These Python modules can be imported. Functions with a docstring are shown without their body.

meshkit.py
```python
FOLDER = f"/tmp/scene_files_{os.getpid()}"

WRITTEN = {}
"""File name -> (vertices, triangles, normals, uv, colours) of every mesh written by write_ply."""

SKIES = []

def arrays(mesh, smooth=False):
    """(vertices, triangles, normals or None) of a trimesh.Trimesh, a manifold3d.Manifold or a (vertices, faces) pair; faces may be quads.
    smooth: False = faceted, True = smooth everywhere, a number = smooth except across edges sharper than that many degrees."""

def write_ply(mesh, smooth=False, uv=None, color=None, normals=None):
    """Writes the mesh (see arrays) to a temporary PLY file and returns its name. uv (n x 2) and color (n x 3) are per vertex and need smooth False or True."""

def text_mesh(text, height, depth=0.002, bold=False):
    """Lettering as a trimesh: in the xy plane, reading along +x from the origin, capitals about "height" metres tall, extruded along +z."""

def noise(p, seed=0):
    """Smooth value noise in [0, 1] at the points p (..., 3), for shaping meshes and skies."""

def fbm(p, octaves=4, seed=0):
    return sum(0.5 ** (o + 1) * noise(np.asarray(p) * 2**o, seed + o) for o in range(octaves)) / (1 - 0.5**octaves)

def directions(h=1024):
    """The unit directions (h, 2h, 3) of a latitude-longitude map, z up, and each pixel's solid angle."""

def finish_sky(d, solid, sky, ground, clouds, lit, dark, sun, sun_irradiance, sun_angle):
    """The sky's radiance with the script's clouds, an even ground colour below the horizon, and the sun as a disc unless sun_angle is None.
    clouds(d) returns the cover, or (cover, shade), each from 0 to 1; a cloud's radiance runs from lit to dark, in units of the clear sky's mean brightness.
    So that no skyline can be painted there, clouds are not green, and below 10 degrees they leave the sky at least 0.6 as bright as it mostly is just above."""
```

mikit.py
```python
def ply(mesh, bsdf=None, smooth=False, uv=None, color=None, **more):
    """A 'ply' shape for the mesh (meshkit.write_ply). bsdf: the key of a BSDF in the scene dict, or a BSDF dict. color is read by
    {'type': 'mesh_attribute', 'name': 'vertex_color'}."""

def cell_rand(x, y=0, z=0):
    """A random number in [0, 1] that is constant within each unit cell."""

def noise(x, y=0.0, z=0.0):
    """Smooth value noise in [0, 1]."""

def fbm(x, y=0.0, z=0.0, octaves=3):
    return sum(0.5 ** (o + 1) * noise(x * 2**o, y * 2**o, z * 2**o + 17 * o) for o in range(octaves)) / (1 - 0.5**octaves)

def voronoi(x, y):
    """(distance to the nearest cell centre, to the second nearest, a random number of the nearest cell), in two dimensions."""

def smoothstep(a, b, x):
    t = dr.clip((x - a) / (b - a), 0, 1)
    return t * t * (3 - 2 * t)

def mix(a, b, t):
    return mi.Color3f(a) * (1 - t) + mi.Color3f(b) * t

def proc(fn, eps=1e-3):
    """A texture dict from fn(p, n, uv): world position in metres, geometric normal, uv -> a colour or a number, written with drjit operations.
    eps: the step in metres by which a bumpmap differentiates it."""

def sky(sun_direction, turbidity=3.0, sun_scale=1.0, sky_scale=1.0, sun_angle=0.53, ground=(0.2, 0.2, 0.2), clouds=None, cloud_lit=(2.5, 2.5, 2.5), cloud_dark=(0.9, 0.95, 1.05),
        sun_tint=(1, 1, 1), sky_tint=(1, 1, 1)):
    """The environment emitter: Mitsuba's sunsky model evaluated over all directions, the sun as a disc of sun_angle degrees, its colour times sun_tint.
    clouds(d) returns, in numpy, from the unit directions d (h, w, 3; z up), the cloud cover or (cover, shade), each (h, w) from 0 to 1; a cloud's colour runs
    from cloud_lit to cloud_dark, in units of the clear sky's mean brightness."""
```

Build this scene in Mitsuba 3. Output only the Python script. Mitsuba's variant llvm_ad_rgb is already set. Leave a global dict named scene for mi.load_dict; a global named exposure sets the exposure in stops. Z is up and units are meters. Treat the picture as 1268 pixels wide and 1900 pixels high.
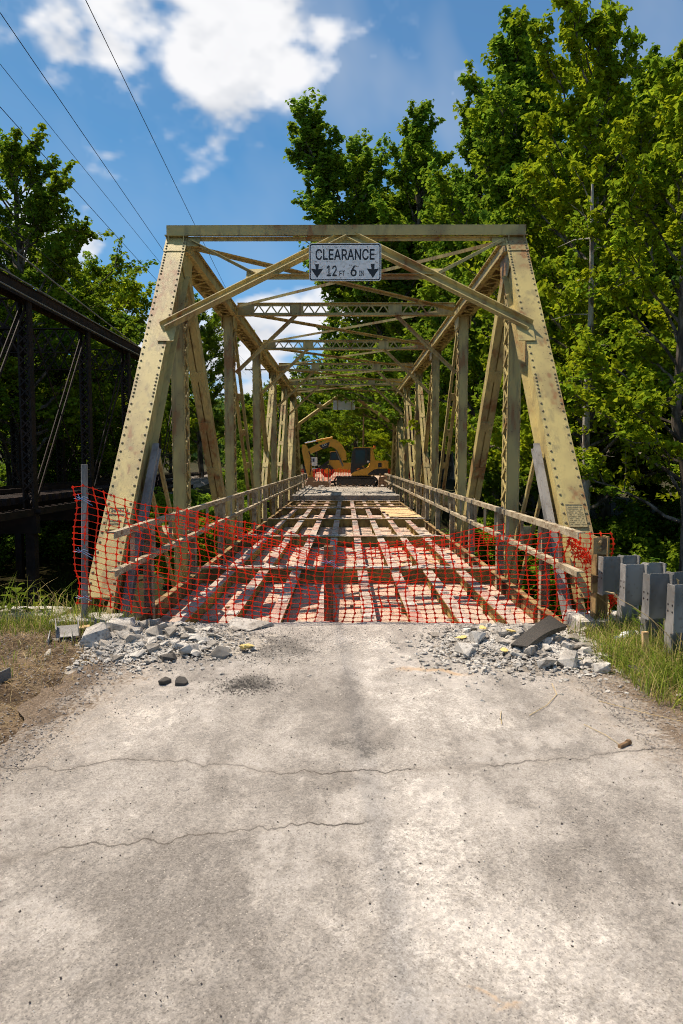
import math, random
import numpy as np, trimesh, mitsuba as mi, drjit as dr
import mikit, meshkit
from mikit import noise, fbm, voronoi, cell_rand, smoothstep, mix

T = mi.ScalarTransform4f
scene, labels = {}, {}
rng = np.random.default_rng(7)
random.seed(7)

# ------------------------------------------------------------------ camera, sky, exposure
EYE = 1.66
FWD = np.array([-0.0062967, 0.99723928, -0.07398766])
scene['camera'] = {'type': 'perspective', 'fov': math.degrees(2 * math.atan(634 / 1267.)), 'fov_axis': 'x',
                   'near_clip': 0.05, 'far_clip': 2000.0,
                   'to_world': T().look_at(origin=[0, 0, EYE], target=[FWD[0], FWD[1], EYE + FWD[2]], up=[0, 0, 1])}
SUN = np.array([-0.42, 0.20, 0.93])


def cloud_cover(d):
    x, y, z = d[..., 0], d[..., 1], d[..., 2]
    az = np.degrees(np.arctan2(x, y)); el = np.degrees(np.arcsin(np.clip(z, -1, 1)))
    n1 = meshkit.fbm(d * [6, 6, 9] + 5.7, 6, 11)
    n2 = meshkit.fbm(d * [15, 15, 22] + 9.7, 5, 5)
    n3 = meshkit.fbm(d * [42, 42, 60] + 1.7, 4, 8)
    puff = np.zeros(az.shape)
    # the cumulus bank that hangs high ahead, its left arm, and the low bank over the valley
    for a, e, ra, re, s in ((-10, 36, 8, 8, 1.25), (-9.5, 29.5, 5, 5, 1.05), (-7, 29, 5, 3.2, 0.8), (-18.5, 33, 6.5, 6, 1.0), (-21.5, 29.5, 3.2, 3.4, 0.85), (-16, 36, 7, 5, 1.0), (-18.2, 28.8, 3.6, 2.6, .8), (-6.5, 31.5, 4.5, 3, .8), (-15, 33.5, 12, 4.0, .85), (-7, 28.5, 4, 3, .75),
                            (-4, 39.5, 7, 5, 1.0), (-23, 40, 8, 6, .9), (-2.2, 31, 2.2, 1.8, .5), (-13.5, 32, 3.5, 4, .7),
                            (-1, 12, 10, 2.4, 1.0), (-9, 8.5, 6, 3.0, .95), (5, 10, 8, 3, .95), (-4, 4.5, 12, 3.2, 1.0),
                            (-23.5, 17, 3.6, 3.6, 1.05), (-20.2, 16, 1.6, 1.3, .85), (14, 8, 9, 5, .8), (-17, 10, 4, 3, .7)):
        puff = np.maximum(puff, s * np.exp(-(((az - a) / ra) ** 2 + ((el - e) / re) ** 2)))
    rest = 0.60 * meshkit.noise(d * [2.6, 2.6, 4.5] + 20, 3)          # the rest of the sky carries the same fair-weather cumulus
    out = np.clip((np.abs(az) - 38) / 15, 0, 1)
    puff = np.maximum(puff, rest * out)
    f = puff + (n1 - 0.5) * 1.15 + (n2 - 0.5) * 1.0 + (n3 - 0.5) * 0.6
    cum = np.clip((f - 0.27) / 0.55, 0, 1)
    cum = cum * cum * (3 - 2 * cum)
    streak = meshkit.fbm(np.stack([az * .09 + el * .05, el * .05 - az * .03, z * 2], -1) + 5, 5, 21)
    wisp = np.clip((streak - 0.30) * 2.4, 0, 1) * np.clip((el - 9) / 14, 0, 1) * (0.5 + 0.5 * np.clip((az + 14) / 14, 0, 1) * np.clip((26 - az) / 10, 0, 1))
    veil = 0.10 * np.clip((12 - el) / 12, 0, 1) + .07 * np.clip((el - 16) / 12, 0, 1)
    under = meshkit.fbm((d + [0, 0, .035]) * [13, 13, 20] + 9.7, 5, 5)
    shade = np.clip((f - 1.0) * 0.35, 0, 0.3) + np.clip((under - n2) * 2.2 + .1, 0, .7) + 0.35 * np.clip((0.7 - cum), 0, 1)
    cover = np.clip(np.maximum(cum, 0.62 * wisp + veil), 0, 1)
    return cover, np.where(cum > 0.6 * wisp, np.clip(shade * .7, 0, 1), 0.55)


scene['sky'] = mikit.sky(SUN.tolist(), turbidity=2.6, clouds=cloud_cover, sky_tint=(0.50, 0.98, 1.12), cloud_lit=(3.3, 3.3, 3.35), cloud_dark=(1.35, 1.55, 1.85),
                         sun_tint=(0.98, 1.0, 1.04), sky_scale=0.68)
exposure = 2.25


# ------------------------------------------------------------------ helpers
def unit(v):
    v = np.asarray(v, float)
    return v / max(np.linalg.norm(v), 1e-12)


class M:
    """collects triangles"""

    def __init__(self):
        self.V, self.F, self.n = [], [], 0

    def add(self, v, f):
        v = np.asarray(v, float); f = np.asarray(f, int)
        self.V.append(v); self.F.append(f + self.n); self.n += len(v)
        return self

    BOXF = np.array([[0, 1, 3], [0, 3, 2], [4, 6, 7], [4, 7, 5], [0, 4, 5], [0, 5, 1], [2, 3, 7], [2, 7, 6], [0, 2, 6], [0, 6, 4], [1, 5, 7], [1, 7, 3]])

    def box(self, lo, hi):
        lo, hi = np.minimum(lo, hi), np.maximum(lo, hi)
        v = np.array([[x, y, z] for x in (lo[0], hi[0]) for y in (lo[1], hi[1]) for z in (lo[2], hi[2])])
        return self.add(v, self.BOXF)

    def bar(self, p0, p1, rects, up=(0, 0, 1), c0=0.0, c1=0.0):
        """prisms along p0-p1; rects (u0,u1,v0,v1): u to the side (up x axis), v along up"""
        p0, p1 = np.asarray(p0, float), np.asarray(p1, float)
        w = unit(p1 - p0); u = unit(np.cross(w, np.asarray(up, float))); v = np.cross(u, w)
        p0 = p0 - w * c0; p1 = p1 + w * c1
        for (u0, u1, v0, v1) in rects:
            vs = np.array([p + u * a + v * b for a in (u0, u1) for b in (v0, v1) for p in (p0, p1)])
            self.add(vs, self.BOXF if True else None)
        return self

    def tube(self, pts, r, n=8, cap=True):
        pts = np.asarray(pts, float); r = np.broadcast_to(np.asarray(r, float), (len(pts),))
        d = np.gradient(pts, axis=0); d /= np.maximum(np.linalg.norm(d, axis=1, keepdims=True), 1e-9)
        a = np.array([0.31, 0.17, 0.93]); a = a if abs(d[0] @ a) < .9 else np.array([0.9, .3, .1])
        u = np.cross(d, a); u /= np.linalg.norm(u, axis=1, keepdims=True); v = np.cross(d, u)
        t = np.arange(n) * 2 * np.pi / n
        vs = pts[:, None] + r[:, None, None] * (u[:, None] * np.cos(t)[None, :, None] + v[:, None] * np.sin(t)[None, :, None])
        k = len(pts); f = []
        for i in range(k - 1):
            for j in range(n):
                a0, b0 = i * n + j, i * n + (j + 1) % n
                f += [[a0, b0, b0 + n], [a0, b0 + n, a0 + n]]
        if cap:
            f += [[0, j + 1, j] for j in range(1, n - 1)] + [[(k - 1) * n, (k - 1) * n + j, (k - 1) * n + j + 1] for j in range(1, n - 1)]
        return self.add(vs.reshape(-1, 3), f)

    def dome(self, c, nrm, r, h=None, n=7):
        nrm = unit(nrm); a = unit(np.cross(nrm, [0.2, 0.5, 0.8])); b = np.cross(nrm, a); h = h or r * .8
        t = np.arange(n) * 2 * np.pi / n
        ring = lambda rr, hh: c + rr * (np.cos(t)[:, None] * a + np.sin(t)[:, None] * b) + hh * nrm
        vs = np.vstack([ring(r, -0.002), ring(r * .82, h * .6), [np.asarray(c) + h * nrm]])
        f = []
        for j in range(n):
            k = (j + 1) % n
            f += [[j, k, n + k], [j, n + k, n + j], [n + j, n + k, 2 * n]]
        return self.add(vs, f)

    def prism(self, poly, y0, y1):
        """polygon of (x, z) extruded along y"""
        from shapely.geometry import Polygon
        g = Polygon(poly); g = g if g.exterior.is_ccw else Polygon(list(poly)[::-1])
        m = trimesh.creation.extrude_polygon(g, abs(y1 - y0), engine='earcut')
        v = np.array(m.vertices); v = np.stack([v[:, 0], max(y0, y1) - v[:, 2], v[:, 1]], 1)
        return self.add(v, m.faces)

    def mesh(self, m, R=None, t=None):
        v = np.array(m.vertices)
        if R is not None: v = v @ np.asarray(R).T
        if t is not None: v = v + t
        return self.add(v, m.faces)

    def done(self):
        return np.vstack(self.V), np.vstack(self.F)


taken = {}


def numbered(key):
    n = taken.get(key, 0); taken[key] = n + 1
    return key if n == 0 else f'{key}_{n:03d}'


def tag(key, label=None, cat=None, group=None, kind=None):
    d = labels.setdefault(key, {})
    for k, v in (('label', label), ('category', cat), ('group', group), ('kind', kind)):
        if v: d[k] = v
    return key


def put(name, m, bsdf, parent=None, smooth=False, label=None, kind=None, color=None, **more):
    """one shape entry, a part when it has a parent"""
    key = numbered(parent + '__' + name if parent else name)
    if isinstance(m, dict):
        scene[key] = {**m, **more}
    else:
        scene[key] = mikit.ply(m.done() if isinstance(m, M) else m, bsdf, smooth, color=color, **more)
    if label or kind: tag(key, label, None, None, kind)
    return key


def thing(name, label, cat, group=None):
    return tag(numbered(name), label, cat, group)


def col(*c):
    return {'type': 'rgb', 'value': [float(v) for v in c]}


def simple(name, c, rough=0.6, metallic=0.0, spec=0.5, **more):
    scene[name] = {'type': 'twosided', 'b': {'type': 'principled', 'base_color': c if isinstance(c, dict) else col(*c), 'roughness': rough, 'metallic': metallic, 'specular': spec, **more}}


# ------------------------------------------------------------------ materials
def paint_fn(p, n, uv):
    f = fbm(p.x * 2.2, p.y * 2.2, p.z * 1.3, 4)
    g = fbm(p.x * 15 + 3, p.y * 12, p.z * 2.2, 4)
    s = noise(p.x * 26, p.y * 26, p.z * 5)
    c = mix((0.425, 0.345, 0.135), (0.29, 0.228, 0.100), smoothstep(0.40, 0.66, f))
    c = mix(c, (0.17, 0.145, 0.08), smoothstep(0.50, 0.74, g) * 0.5)
    c = mix(c, (0.24, 0.105, 0.035), smoothstep(0.565, 0.70, f * 0.55 + g * 0.30 + s * 0.2) * 0.75)
    sp = noise(p.x * 55, p.y * 55, p.z * 55)
    return mix(c, (0.07, 0.04, 0.025), smoothstep(0.83, 0.92, sp) * smoothstep(.42, .6, f) * 0.8)


scene['paint'] = {'type': 'twosided', 'b': {'type': 'principled', 'base_color': mikit.proc(paint_fn), 'roughness': 0.55, 'specular': 0.3}}


def floor_fn(p, n, uv):
    f = fbm(p.x * 3, p.y * 3, p.z * 3, 4); s = noise(p.x * 17, p.y * 17, p.z * 4)
    c = mix((0.36, 0.28, 0.10), (0.17, 0.12, 0.05), smoothstep(0.42, 0.68, f * .7 + s * .3))
    dust = mix((0.345, 0.285, 0.24), (0.33, 0.205, 0.165), smoothstep(0.42, 0.62, noise(p.x * 5, p.y * 2.3)))
    dust = mix(dust, (0.17, 0.13, 0.11), smoothstep(0.56, 0.70, fbm(p.x * 11, p.y * 9, 2.0, 4)) * .8)
    return mix(c, dust, smoothstep(0.6, 0.8, dr.abs(n.z)))


scene['floor_steel'] = {'type': 'twosided', 'b': {'type': 'principled', 'base_color': mikit.proc(floor_fn), 'roughness': 0.75, 'specular': 0.2}}


def lerp_curve(x, pts):
    y = mi.Float(pts[0][1])
    for (x0, y0), (x1, y1) in zip(pts[:-1], pts[1:]):
        y = y + (y1 - y0) * dr.clip((x - x0) / (x1 - x0), 0, 1)
    return y


def spot(p, x, y, rx, ry):
    return dr.exp(-(dr.square((p.x - x) / rx) + dr.square((p.y - y) / ry)))


def road_height(p, n, uv):
    return fbm(p.x * 60, p.y * 60, 0.0, 3) * 0.006 + fbm(p.x * 7, p.y * 7, 1.0, 3) * 0.012


def road_fn(p, n, uv):
    wx = p.x + (fbm(p.x * 4, p.y * 4, 3.0, 3) - .5) * 0.5
    wy = p.y + (fbm(p.x * 4 + 9, p.y * 4, 7.0, 3) - .5) * 0.6
    q = mi.Point3f(wx, wy, 0)
    big = fbm(p.x * 1.7 + 2, p.y * 1.1, 0.5, 5); fine = fbm(p.x * 17, p.y * 11, 2.5, 4)
    mid = fbm(p.x * 6, p.y * 3.5, 4.5, 4)
    lane = fbm(p.x * 2.9 + 4.3, p.y * .3, 6.0, 3)
    dust = 0.50 + (lane - .5) * .55 + (big - 0.5) * .85 + (mid - .5) * 0.85 + (fine - .5) * 0.70
    dust = dust + 0.26 * spot(q, 0.42, 2.75, 0.42, 0.6) + 0.22 * spot(q, 0.55, 2.1, .4, .4) + 0.22 * spot(q, -1.4, 4.4, 0.6, 0.8) + 0.16 * spot(q, 0.2, 5.9, 0.9, 0.7) + .22 * spot(q, .5, 4.2, .35, .9)
    dust = dust - 0.30 * spot(q, 1.15, 2.9, 0.28, 0.55) - 0.20 * spot(q, -0.55, 2.7, 0.33, 0.4) - 0.26 * spot(q, -.30, 2.15, 0.3, 0.45) - 0.22 * spot(q, -0.75, 2.2, 0.4, 0.25)
    dust = dust - 0.32 * spot(q, 0.03, 4.1, 0.32, 0.26) - 0.14 * spot(q, -.1, 4.9, .4, .5) - 0.25 * spot(q, 1.0, 3.8, .5, .3) - 0.25 * spot(q, -0.3, 3.4, .35, .25) + .2 * spot(q, -.15, 3.95, .18, .25) + .25 * spot(q, -.1, 2.45, .12, .1) + .25 * spot(q, -.5, 2.05, .14, .1)
    dust = dust + .16 * spot(q, -1.1, 3.1, .3, .2) - .15 * spot(q, 1.5, 4.5, .4, .7)
    gritA = noise(p.x * 120, p.y * 120); gritB = noise(p.x * 260, p.y * 260, 3.0); gritC = noise(p.x * 55, p.y * 55, 9.)
    c = mix((0.175, 0.160, 0.144), (0.335, 0.311, 0.282), dr.clip(dust * 1.25 - .12, 0, 1))
    c = mix(c, (0.44, 0.410, 0.372), smoothstep(0.72, 1.1, dust + (gritC - .5) * .3) * .8)
    c = c * (1 + (gritA - .5) * 0.42 + (gritB - .5) * 0.45 + (gritC - .5) * .22)
    # black crushed grit and tan sand
    patch = smoothstep(0.50, 0.64, fbm(p.x * 3.4 + 11, p.y * 3.8, 3.3, 5)) * smoothstep(.25, .6, dust)
    c = mix(c, (0.46, 0.432, 0.40), patch * .22)
    black = smoothstep(0.38, 0.62, 1.15 * spot(q, -0.72, 4.95, 0.17, 0.17) + 1.1 * spot(q, -0.72, 6.1, 0.42, 0.5) + .55 * spot(q, .06, 4.05, .16, .16) + (gritA - .5) * .7 + (gritC - .5) * .6)
    c = mix(c, (0.075, 0.07, 0.063), black * 0.72)
    c = mix(c, (0.40, 0.27, 0.15), smoothstep(0.35, 0.8, spot(q, 0.62, 5.25, 0.36, 0.12) + .6 * spot(q, .5, 1.95, .1, .05) + (gritA - .5) * .3) * 0.6)
    edge = dr.abs(p.x - .05) + (mid - .5) * .9 + (gritC - .5) * .35
    c = mix(c, (0.26, 0.205, 0.15), smoothstep(1.25, 2.2, edge) * .5 * smoothstep(2.8, 4.6, p.y))
    c = mix(c, mix((0.055, 0.038, 0.024), (0.15, 0.11, 0.075), gritA), smoothstep(1.72, 2.10, edge) * .92 * smoothstep(3.2, 4.2, p.y))
    # grains
    v1, v2, vr = voronoi(p.x * 75, p.y * 75)
    grain = smoothstep(0.30, 0.16, v1) * smoothstep(0.80, 0.86, vr)
    c = mix(c, (0.07, 0.062, 0.055), grain * .5)
    c = mix(c, (0.46, 0.42, 0.37), smoothstep(0.28, 0.16, v1) * smoothstep(0.10, 0.07, vr) * .45)
    # two cracks across the lane
    wig = (fbm(p.x * 9, p.y * .5, 5.0, 5) - .5) * 0.16
    f1 = lerp_curve(p.x, [(-1.7, 3.58), (-0.9, 3.68), (-0.34, 3.53), (0.16, 3.57), (1.03, 3.66), (1.8, 3.84)]) + wig
    f2 = lerp_curve(p.x, [(-1.4, 2.74), (-0.99, 2.85), (-0.78, 2.885), (-0.335, 2.99), (0.1, 3.03)]) + wig
    br = noise(p.x * 2.2, 8.0)
    k1 = smoothstep(0.011, 0.003, dr.abs(p.y - f1)) * smoothstep(0.34, 0.2, dr.abs(p.x - .5) * 0 + dr.maximum(p.x - 0.25, 0) * dr.maximum(0.9 - p.x, 0) * 4)
    k2 = smoothstep(0.010, 0.003, dr.abs(p.y - f2)) * smoothstep(0.18, 0.02, p.x) * smoothstep(-1.35, -1.2, p.x)
    side = smoothstep(0.06, 0.0, dr.abs(p.y - f1)) + smoothstep(0.06, 0.0, dr.abs(p.y - f2)) * smoothstep(0.18, 0.02, p.x)
    c = mix(c, (0.16, 0.135, 0.11), side * 0.22)
    return mix(c, (0.03, 0.026, 0.022), dr.maximum(k1 * (0.35 + .6 * br), k2 * (.5 + .5 * br)) * .9)


scene['road_surface'] = {'type': 'twosided', 'b': {'type': 'bumpmap', 'arbitrary': mikit.proc(road_height, eps=0.003), 'scale': 1.0,
                                                   'bsdf': {'type': 'principled', 'base_color': mikit.proc(road_fn), 'roughness': 0.85, 'specular': 0.2}}}


def soil_fn(p, n, uv):
    f = fbm(p.x * 3, p.y * 3, p.z * 3, 4); g = noise(p.x * 70, p.y * 70); h = noise(p.x * 22, p.y * 22)
    c = mix((0.055, 0.038, 0.024), (0.155, 0.115, 0.075), smoothstep(0.35, 0.75, f + (g - .5) * .5 + (h - .5) * .3))
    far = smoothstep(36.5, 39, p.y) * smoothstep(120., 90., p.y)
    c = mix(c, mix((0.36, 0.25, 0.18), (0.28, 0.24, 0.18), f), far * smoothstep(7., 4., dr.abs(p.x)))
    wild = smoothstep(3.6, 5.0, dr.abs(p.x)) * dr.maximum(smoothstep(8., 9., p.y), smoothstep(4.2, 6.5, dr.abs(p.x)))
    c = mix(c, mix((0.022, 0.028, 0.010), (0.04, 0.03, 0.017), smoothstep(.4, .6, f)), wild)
    return c


scene['soil'] = {'type': 'twosided', 'b': {'type': 'principled', 'base_color': mikit.proc(soil_fn), 'roughness': 0.95, 'specular': 0.1}}


def concrete_fn(p, n, uv):
    f = fbm(p.x * 5, p.y * 5, p.z * 5, 4); g = noise(p.x * 45, p.y * 45, p.z * 45)
    c = mix((0.42, 0.40, 0.365), (0.27, 0.25, 0.222), smoothstep(0.38, 0.68, f))
    return mix(c, (0.15, 0.135, 0.115), smoothstep(0.58, 0.82, g) * .65)


scene['concrete'] = {'type': 'twosided', 'b': {'type': 'principled', 'base_color': mikit.proc(concrete_fn), 'roughness': 0.9, 'specular': 0.2}}


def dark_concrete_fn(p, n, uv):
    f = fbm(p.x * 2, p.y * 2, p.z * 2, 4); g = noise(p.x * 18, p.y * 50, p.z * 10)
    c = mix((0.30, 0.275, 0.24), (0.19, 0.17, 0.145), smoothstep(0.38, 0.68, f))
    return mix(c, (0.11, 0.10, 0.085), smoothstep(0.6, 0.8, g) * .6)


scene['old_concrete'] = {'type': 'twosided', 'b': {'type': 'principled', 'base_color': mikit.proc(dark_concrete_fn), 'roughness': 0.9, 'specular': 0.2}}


def board_fn(p, n, uv):
    cell = cell_rand(p.x * 1.95 + .03, p.y * .81, 3.)
    f = fbm(p.x * 8, p.y * 1.6, 2., 4); g = noise(p.x * 14, p.y * 9, 5.); s = noise(p.x * 40, p.y * 40)
    c = mix((0.43, 0.345, 0.275), (0.35, 0.285, 0.23), f)
    c = mix(c, (0.50, 0.30, 0.215), smoothstep(.40, .8, cell) * .4 + .3 * smoothstep(.55, .7, g))
    c = mix(c, (0.17, 0.13, 0.10), smoothstep(.60, .72, fbm(p.x * 6, p.y * 5, 8., 4)) * .7)
    return mix(c, (0.12, 0.09, 0.07), smoothstep(.80, .9, s) * .7)


scene['form_board'] = {'type': 'twosided', 'b': {'type': 'principled', 'base_color': mikit.proc(board_fn), 'roughness': 0.85, 'specular': 0.2}}


def ply_fn(p, n, uv):
    f = fbm(p.x * 3, p.y * 18, p.z * 18, 4)
    return mix((0.56, 0.40, 0.22), (0.47, 0.31, 0.16), smoothstep(.35, .7, f))


scene['new_wood'] = {'type': 'twosided', 'b': {'type': 'principled', 'base_color': mikit.proc(ply_fn), 'roughness': 0.7, 'specular': 0.2}}


def stake_fn(p, n, uv):
    f = fbm(p.x * 30, p.y * 30, p.z * 2.5, 4)
    return mix((0.26, 0.16, 0.085), (0.12, 0.075, 0.04), smoothstep(.35, .7, f))


scene['weathered_wood'] = {'type': 'twosided', 'b': {'type': 'principled', 'base_color': mikit.proc(stake_fn), 'roughness': 0.8, 'specular': 0.2}}


def galv_fn(p, n, uv):
    f = fbm(p.x * 6, p.y * 6, p.z * 3, 4); g = noise(p.x * 40, p.y * 40, p.z * 30)
    c = mix((0.25, 0.243, 0.23), (0.13, 0.128, 0.122), smoothstep(.35, .65, f))
    return mix(c, (0.13, 0.10, 0.08), smoothstep(.7, .9, g) * .5)


scene['galvanized'] = {'type': 'twosided', 'b': {'type': 'principled', 'base_color': mikit.proc(galv_fn), 'roughness': 0.6, 'metallic': 0.0, 'specular': 0.5}}


def rail_fn(p, n, uv):
    f = fbm(p.x * 9, p.y * 9, p.z * 9, 4); g = noise(p.x * 30, p.y * 26, p.z * 30)
    c = mix((0.36, 0.31, 0.215), (0.23, 0.185, 0.12), smoothstep(.38, .62, f))
    return mix(c, (0.14, 0.075, 0.04), smoothstep(.62, .8, g * .6 + f * .4) * .8)


scene['rail_steel'] = {'type': 'twosided', 'b': {'type': 'principled', 'base_color': mikit.proc(rail_fn), 'roughness': 0.6, 'specular': 0.3}}


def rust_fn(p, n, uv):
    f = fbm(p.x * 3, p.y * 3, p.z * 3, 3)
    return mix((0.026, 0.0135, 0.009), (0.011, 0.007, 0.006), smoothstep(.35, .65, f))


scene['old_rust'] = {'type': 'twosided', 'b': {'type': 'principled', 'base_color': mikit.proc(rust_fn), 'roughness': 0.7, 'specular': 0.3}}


def ochre_fn(p, n, uv):
    f = fbm(p.x * 12, p.y * 12, p.z * 7, 4)
    return mix((0.27, 0.185, 0.08), (0.12, 0.07, 0.035), smoothstep(.42, .66, f))


scene['ochre_steel'] = {'type': 'twosided', 'b': {'type': 'principled', 'base_color': mikit.proc(ochre_fn), 'roughness': 0.6, 'specular': 0.3}}


def bark_fn(p, n, uv):
    f = fbm(p.x * 6, p.y * 6, p.z * 1.5, 4)
    return mix((0.19, 0.165, 0.135), (0.06, 0.05, 0.04), smoothstep(.35, .6, f))


scene['bark'] = {'type': 'twosided', 'b': {'type': 'principled', 'base_color': mikit.proc(bark_fn), 'roughness': 0.9, 'specular': 0.1}}


def pale_bark_fn(p, n, uv):
    f = fbm(p.x * 5, p.y * 5, p.z * 2.2, 4)
    return mix((0.40, 0.37, 0.31), (0.12, 0.10, 0.08), smoothstep(.48, .62, f))


scene['pale_bark'] = {'type': 'twosided', 'b': {'type': 'principled', 'base_color': mikit.proc(pale_bark_fn), 'roughness': 0.9, 'specular': 0.1}}


def sign_fn(p, n, uv):
    f = fbm(p.x * 30, 0.0, p.z * 30, 4); g = noise(p.x * 62, 1.0, p.z * 62)
    c = mix((0.78, 0.76, 0.72), (0.66, 0.63, 0.58), smoothstep(.45, .7, f))
    return mix(c, (0.12, 0.09, 0.07), smoothstep(.82, .90, g) * smoothstep(.48, .60, f))


scene['sign_white'] = {'type': 'twosided', 'b': {'type': 'principled', 'base_color': mikit.proc(sign_fn), 'roughness': 0.45, 'specular': 0.4}}
simple('sign_black', (0.012, 0.012, 0.013), 0.5)
scene['net_plastic'] = {'type': 'principledthin', 'base_color': col(0.92, 0.085, 0.035), 'roughness': 0.45, 'diff_trans': 0.9, 'eta': 1.4}
simple('machine_yellow', (0.54, 0.285, 0.022), 0.4)
simple('rivet_heads', (0.15, 0.118, 0.06), 0.6)
simple('machine_black', (0.014, 0.014, 0.015), 0.4)
simple('rubber', (0.022, 0.021, 0.020), 0.75)
simple('tinted_glass', (0.008, 0.012, 0.011), 0.06, spec=0.35)
simple('steel_grey', (0.20, 0.20, 0.20), 0.35, 0.7)
simple('bright_steel', (0.60, 0.60, 0.62), 0.2, 0.9)
simple('bucket_steel', (0.17, 0.105, 0.06), 0.6)
simple('cable_black', (0.012, 0.012, 0.012), 0.6)
simple('old_cable', (0.22, 0.20, 0.17), 0.5)
simple('scorched_steel', (0.042, 0.038, 0.032), 0.55, 0.1)
simple('asphalt_dark', (0.055, 0.050, 0.044), 0.9)
simple('orange_lamp', (0.75, 0.20, 0.02), 0.3)
simple('blue_plastic', (0.02, 0.06, 0.45), 0.35)
simple('label_navy', (0.02, 0.03, 0.09), 0.5)
simple('white_panel', (0.55, 0.60, 0.64), 0.5)
simple('dry_stalk', (0.42, 0.31, 0.15), 0.8)
simple('yellow_paint', (0.55, 0.42, 0.15), 0.7)
simple('ballast_stone', (0.24, 0.215, 0.19), 0.9)
simple('plaque_bronze', (0.30, 0.245, 0.12), 0.5)
simple('twine', (0.20, 0.32, 0.55), 0.6)
simple('water', (0.022, 0.020, 0.010), 0.07, spec=0.5)
scene['bottle_plastic'] = {'type': 'twosided', 'b': {'type': 'principled', 'base_color': col(0.75, 0.8, 0.85), 'roughness': 0.12, 'specular': 0.6}}
scene['leaf'] = {'type': 'principledthin', 'base_color': {'type': 'mesh_attribute', 'name': 'vertex_color'}, 'roughness': 0.5, 'spec_trans': 0.0, 'diff_trans': 0.95, 'eta': 1.4}
scene['grass_blade'] = {'type': 'principledthin', 'base_color': {'type': 'mesh_attribute', 'name': 'vertex_color'}, 'roughness': 0.55, 'diff_trans': 0.7, 'eta': 1.35}

# ------------------------------------------------------------------ setting: terrain, road, creek
def sst(a, b, x):
    t = np.clip((x - a) / (b - a), 0, 1)
    return t * t * (3 - 2 * t)


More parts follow.
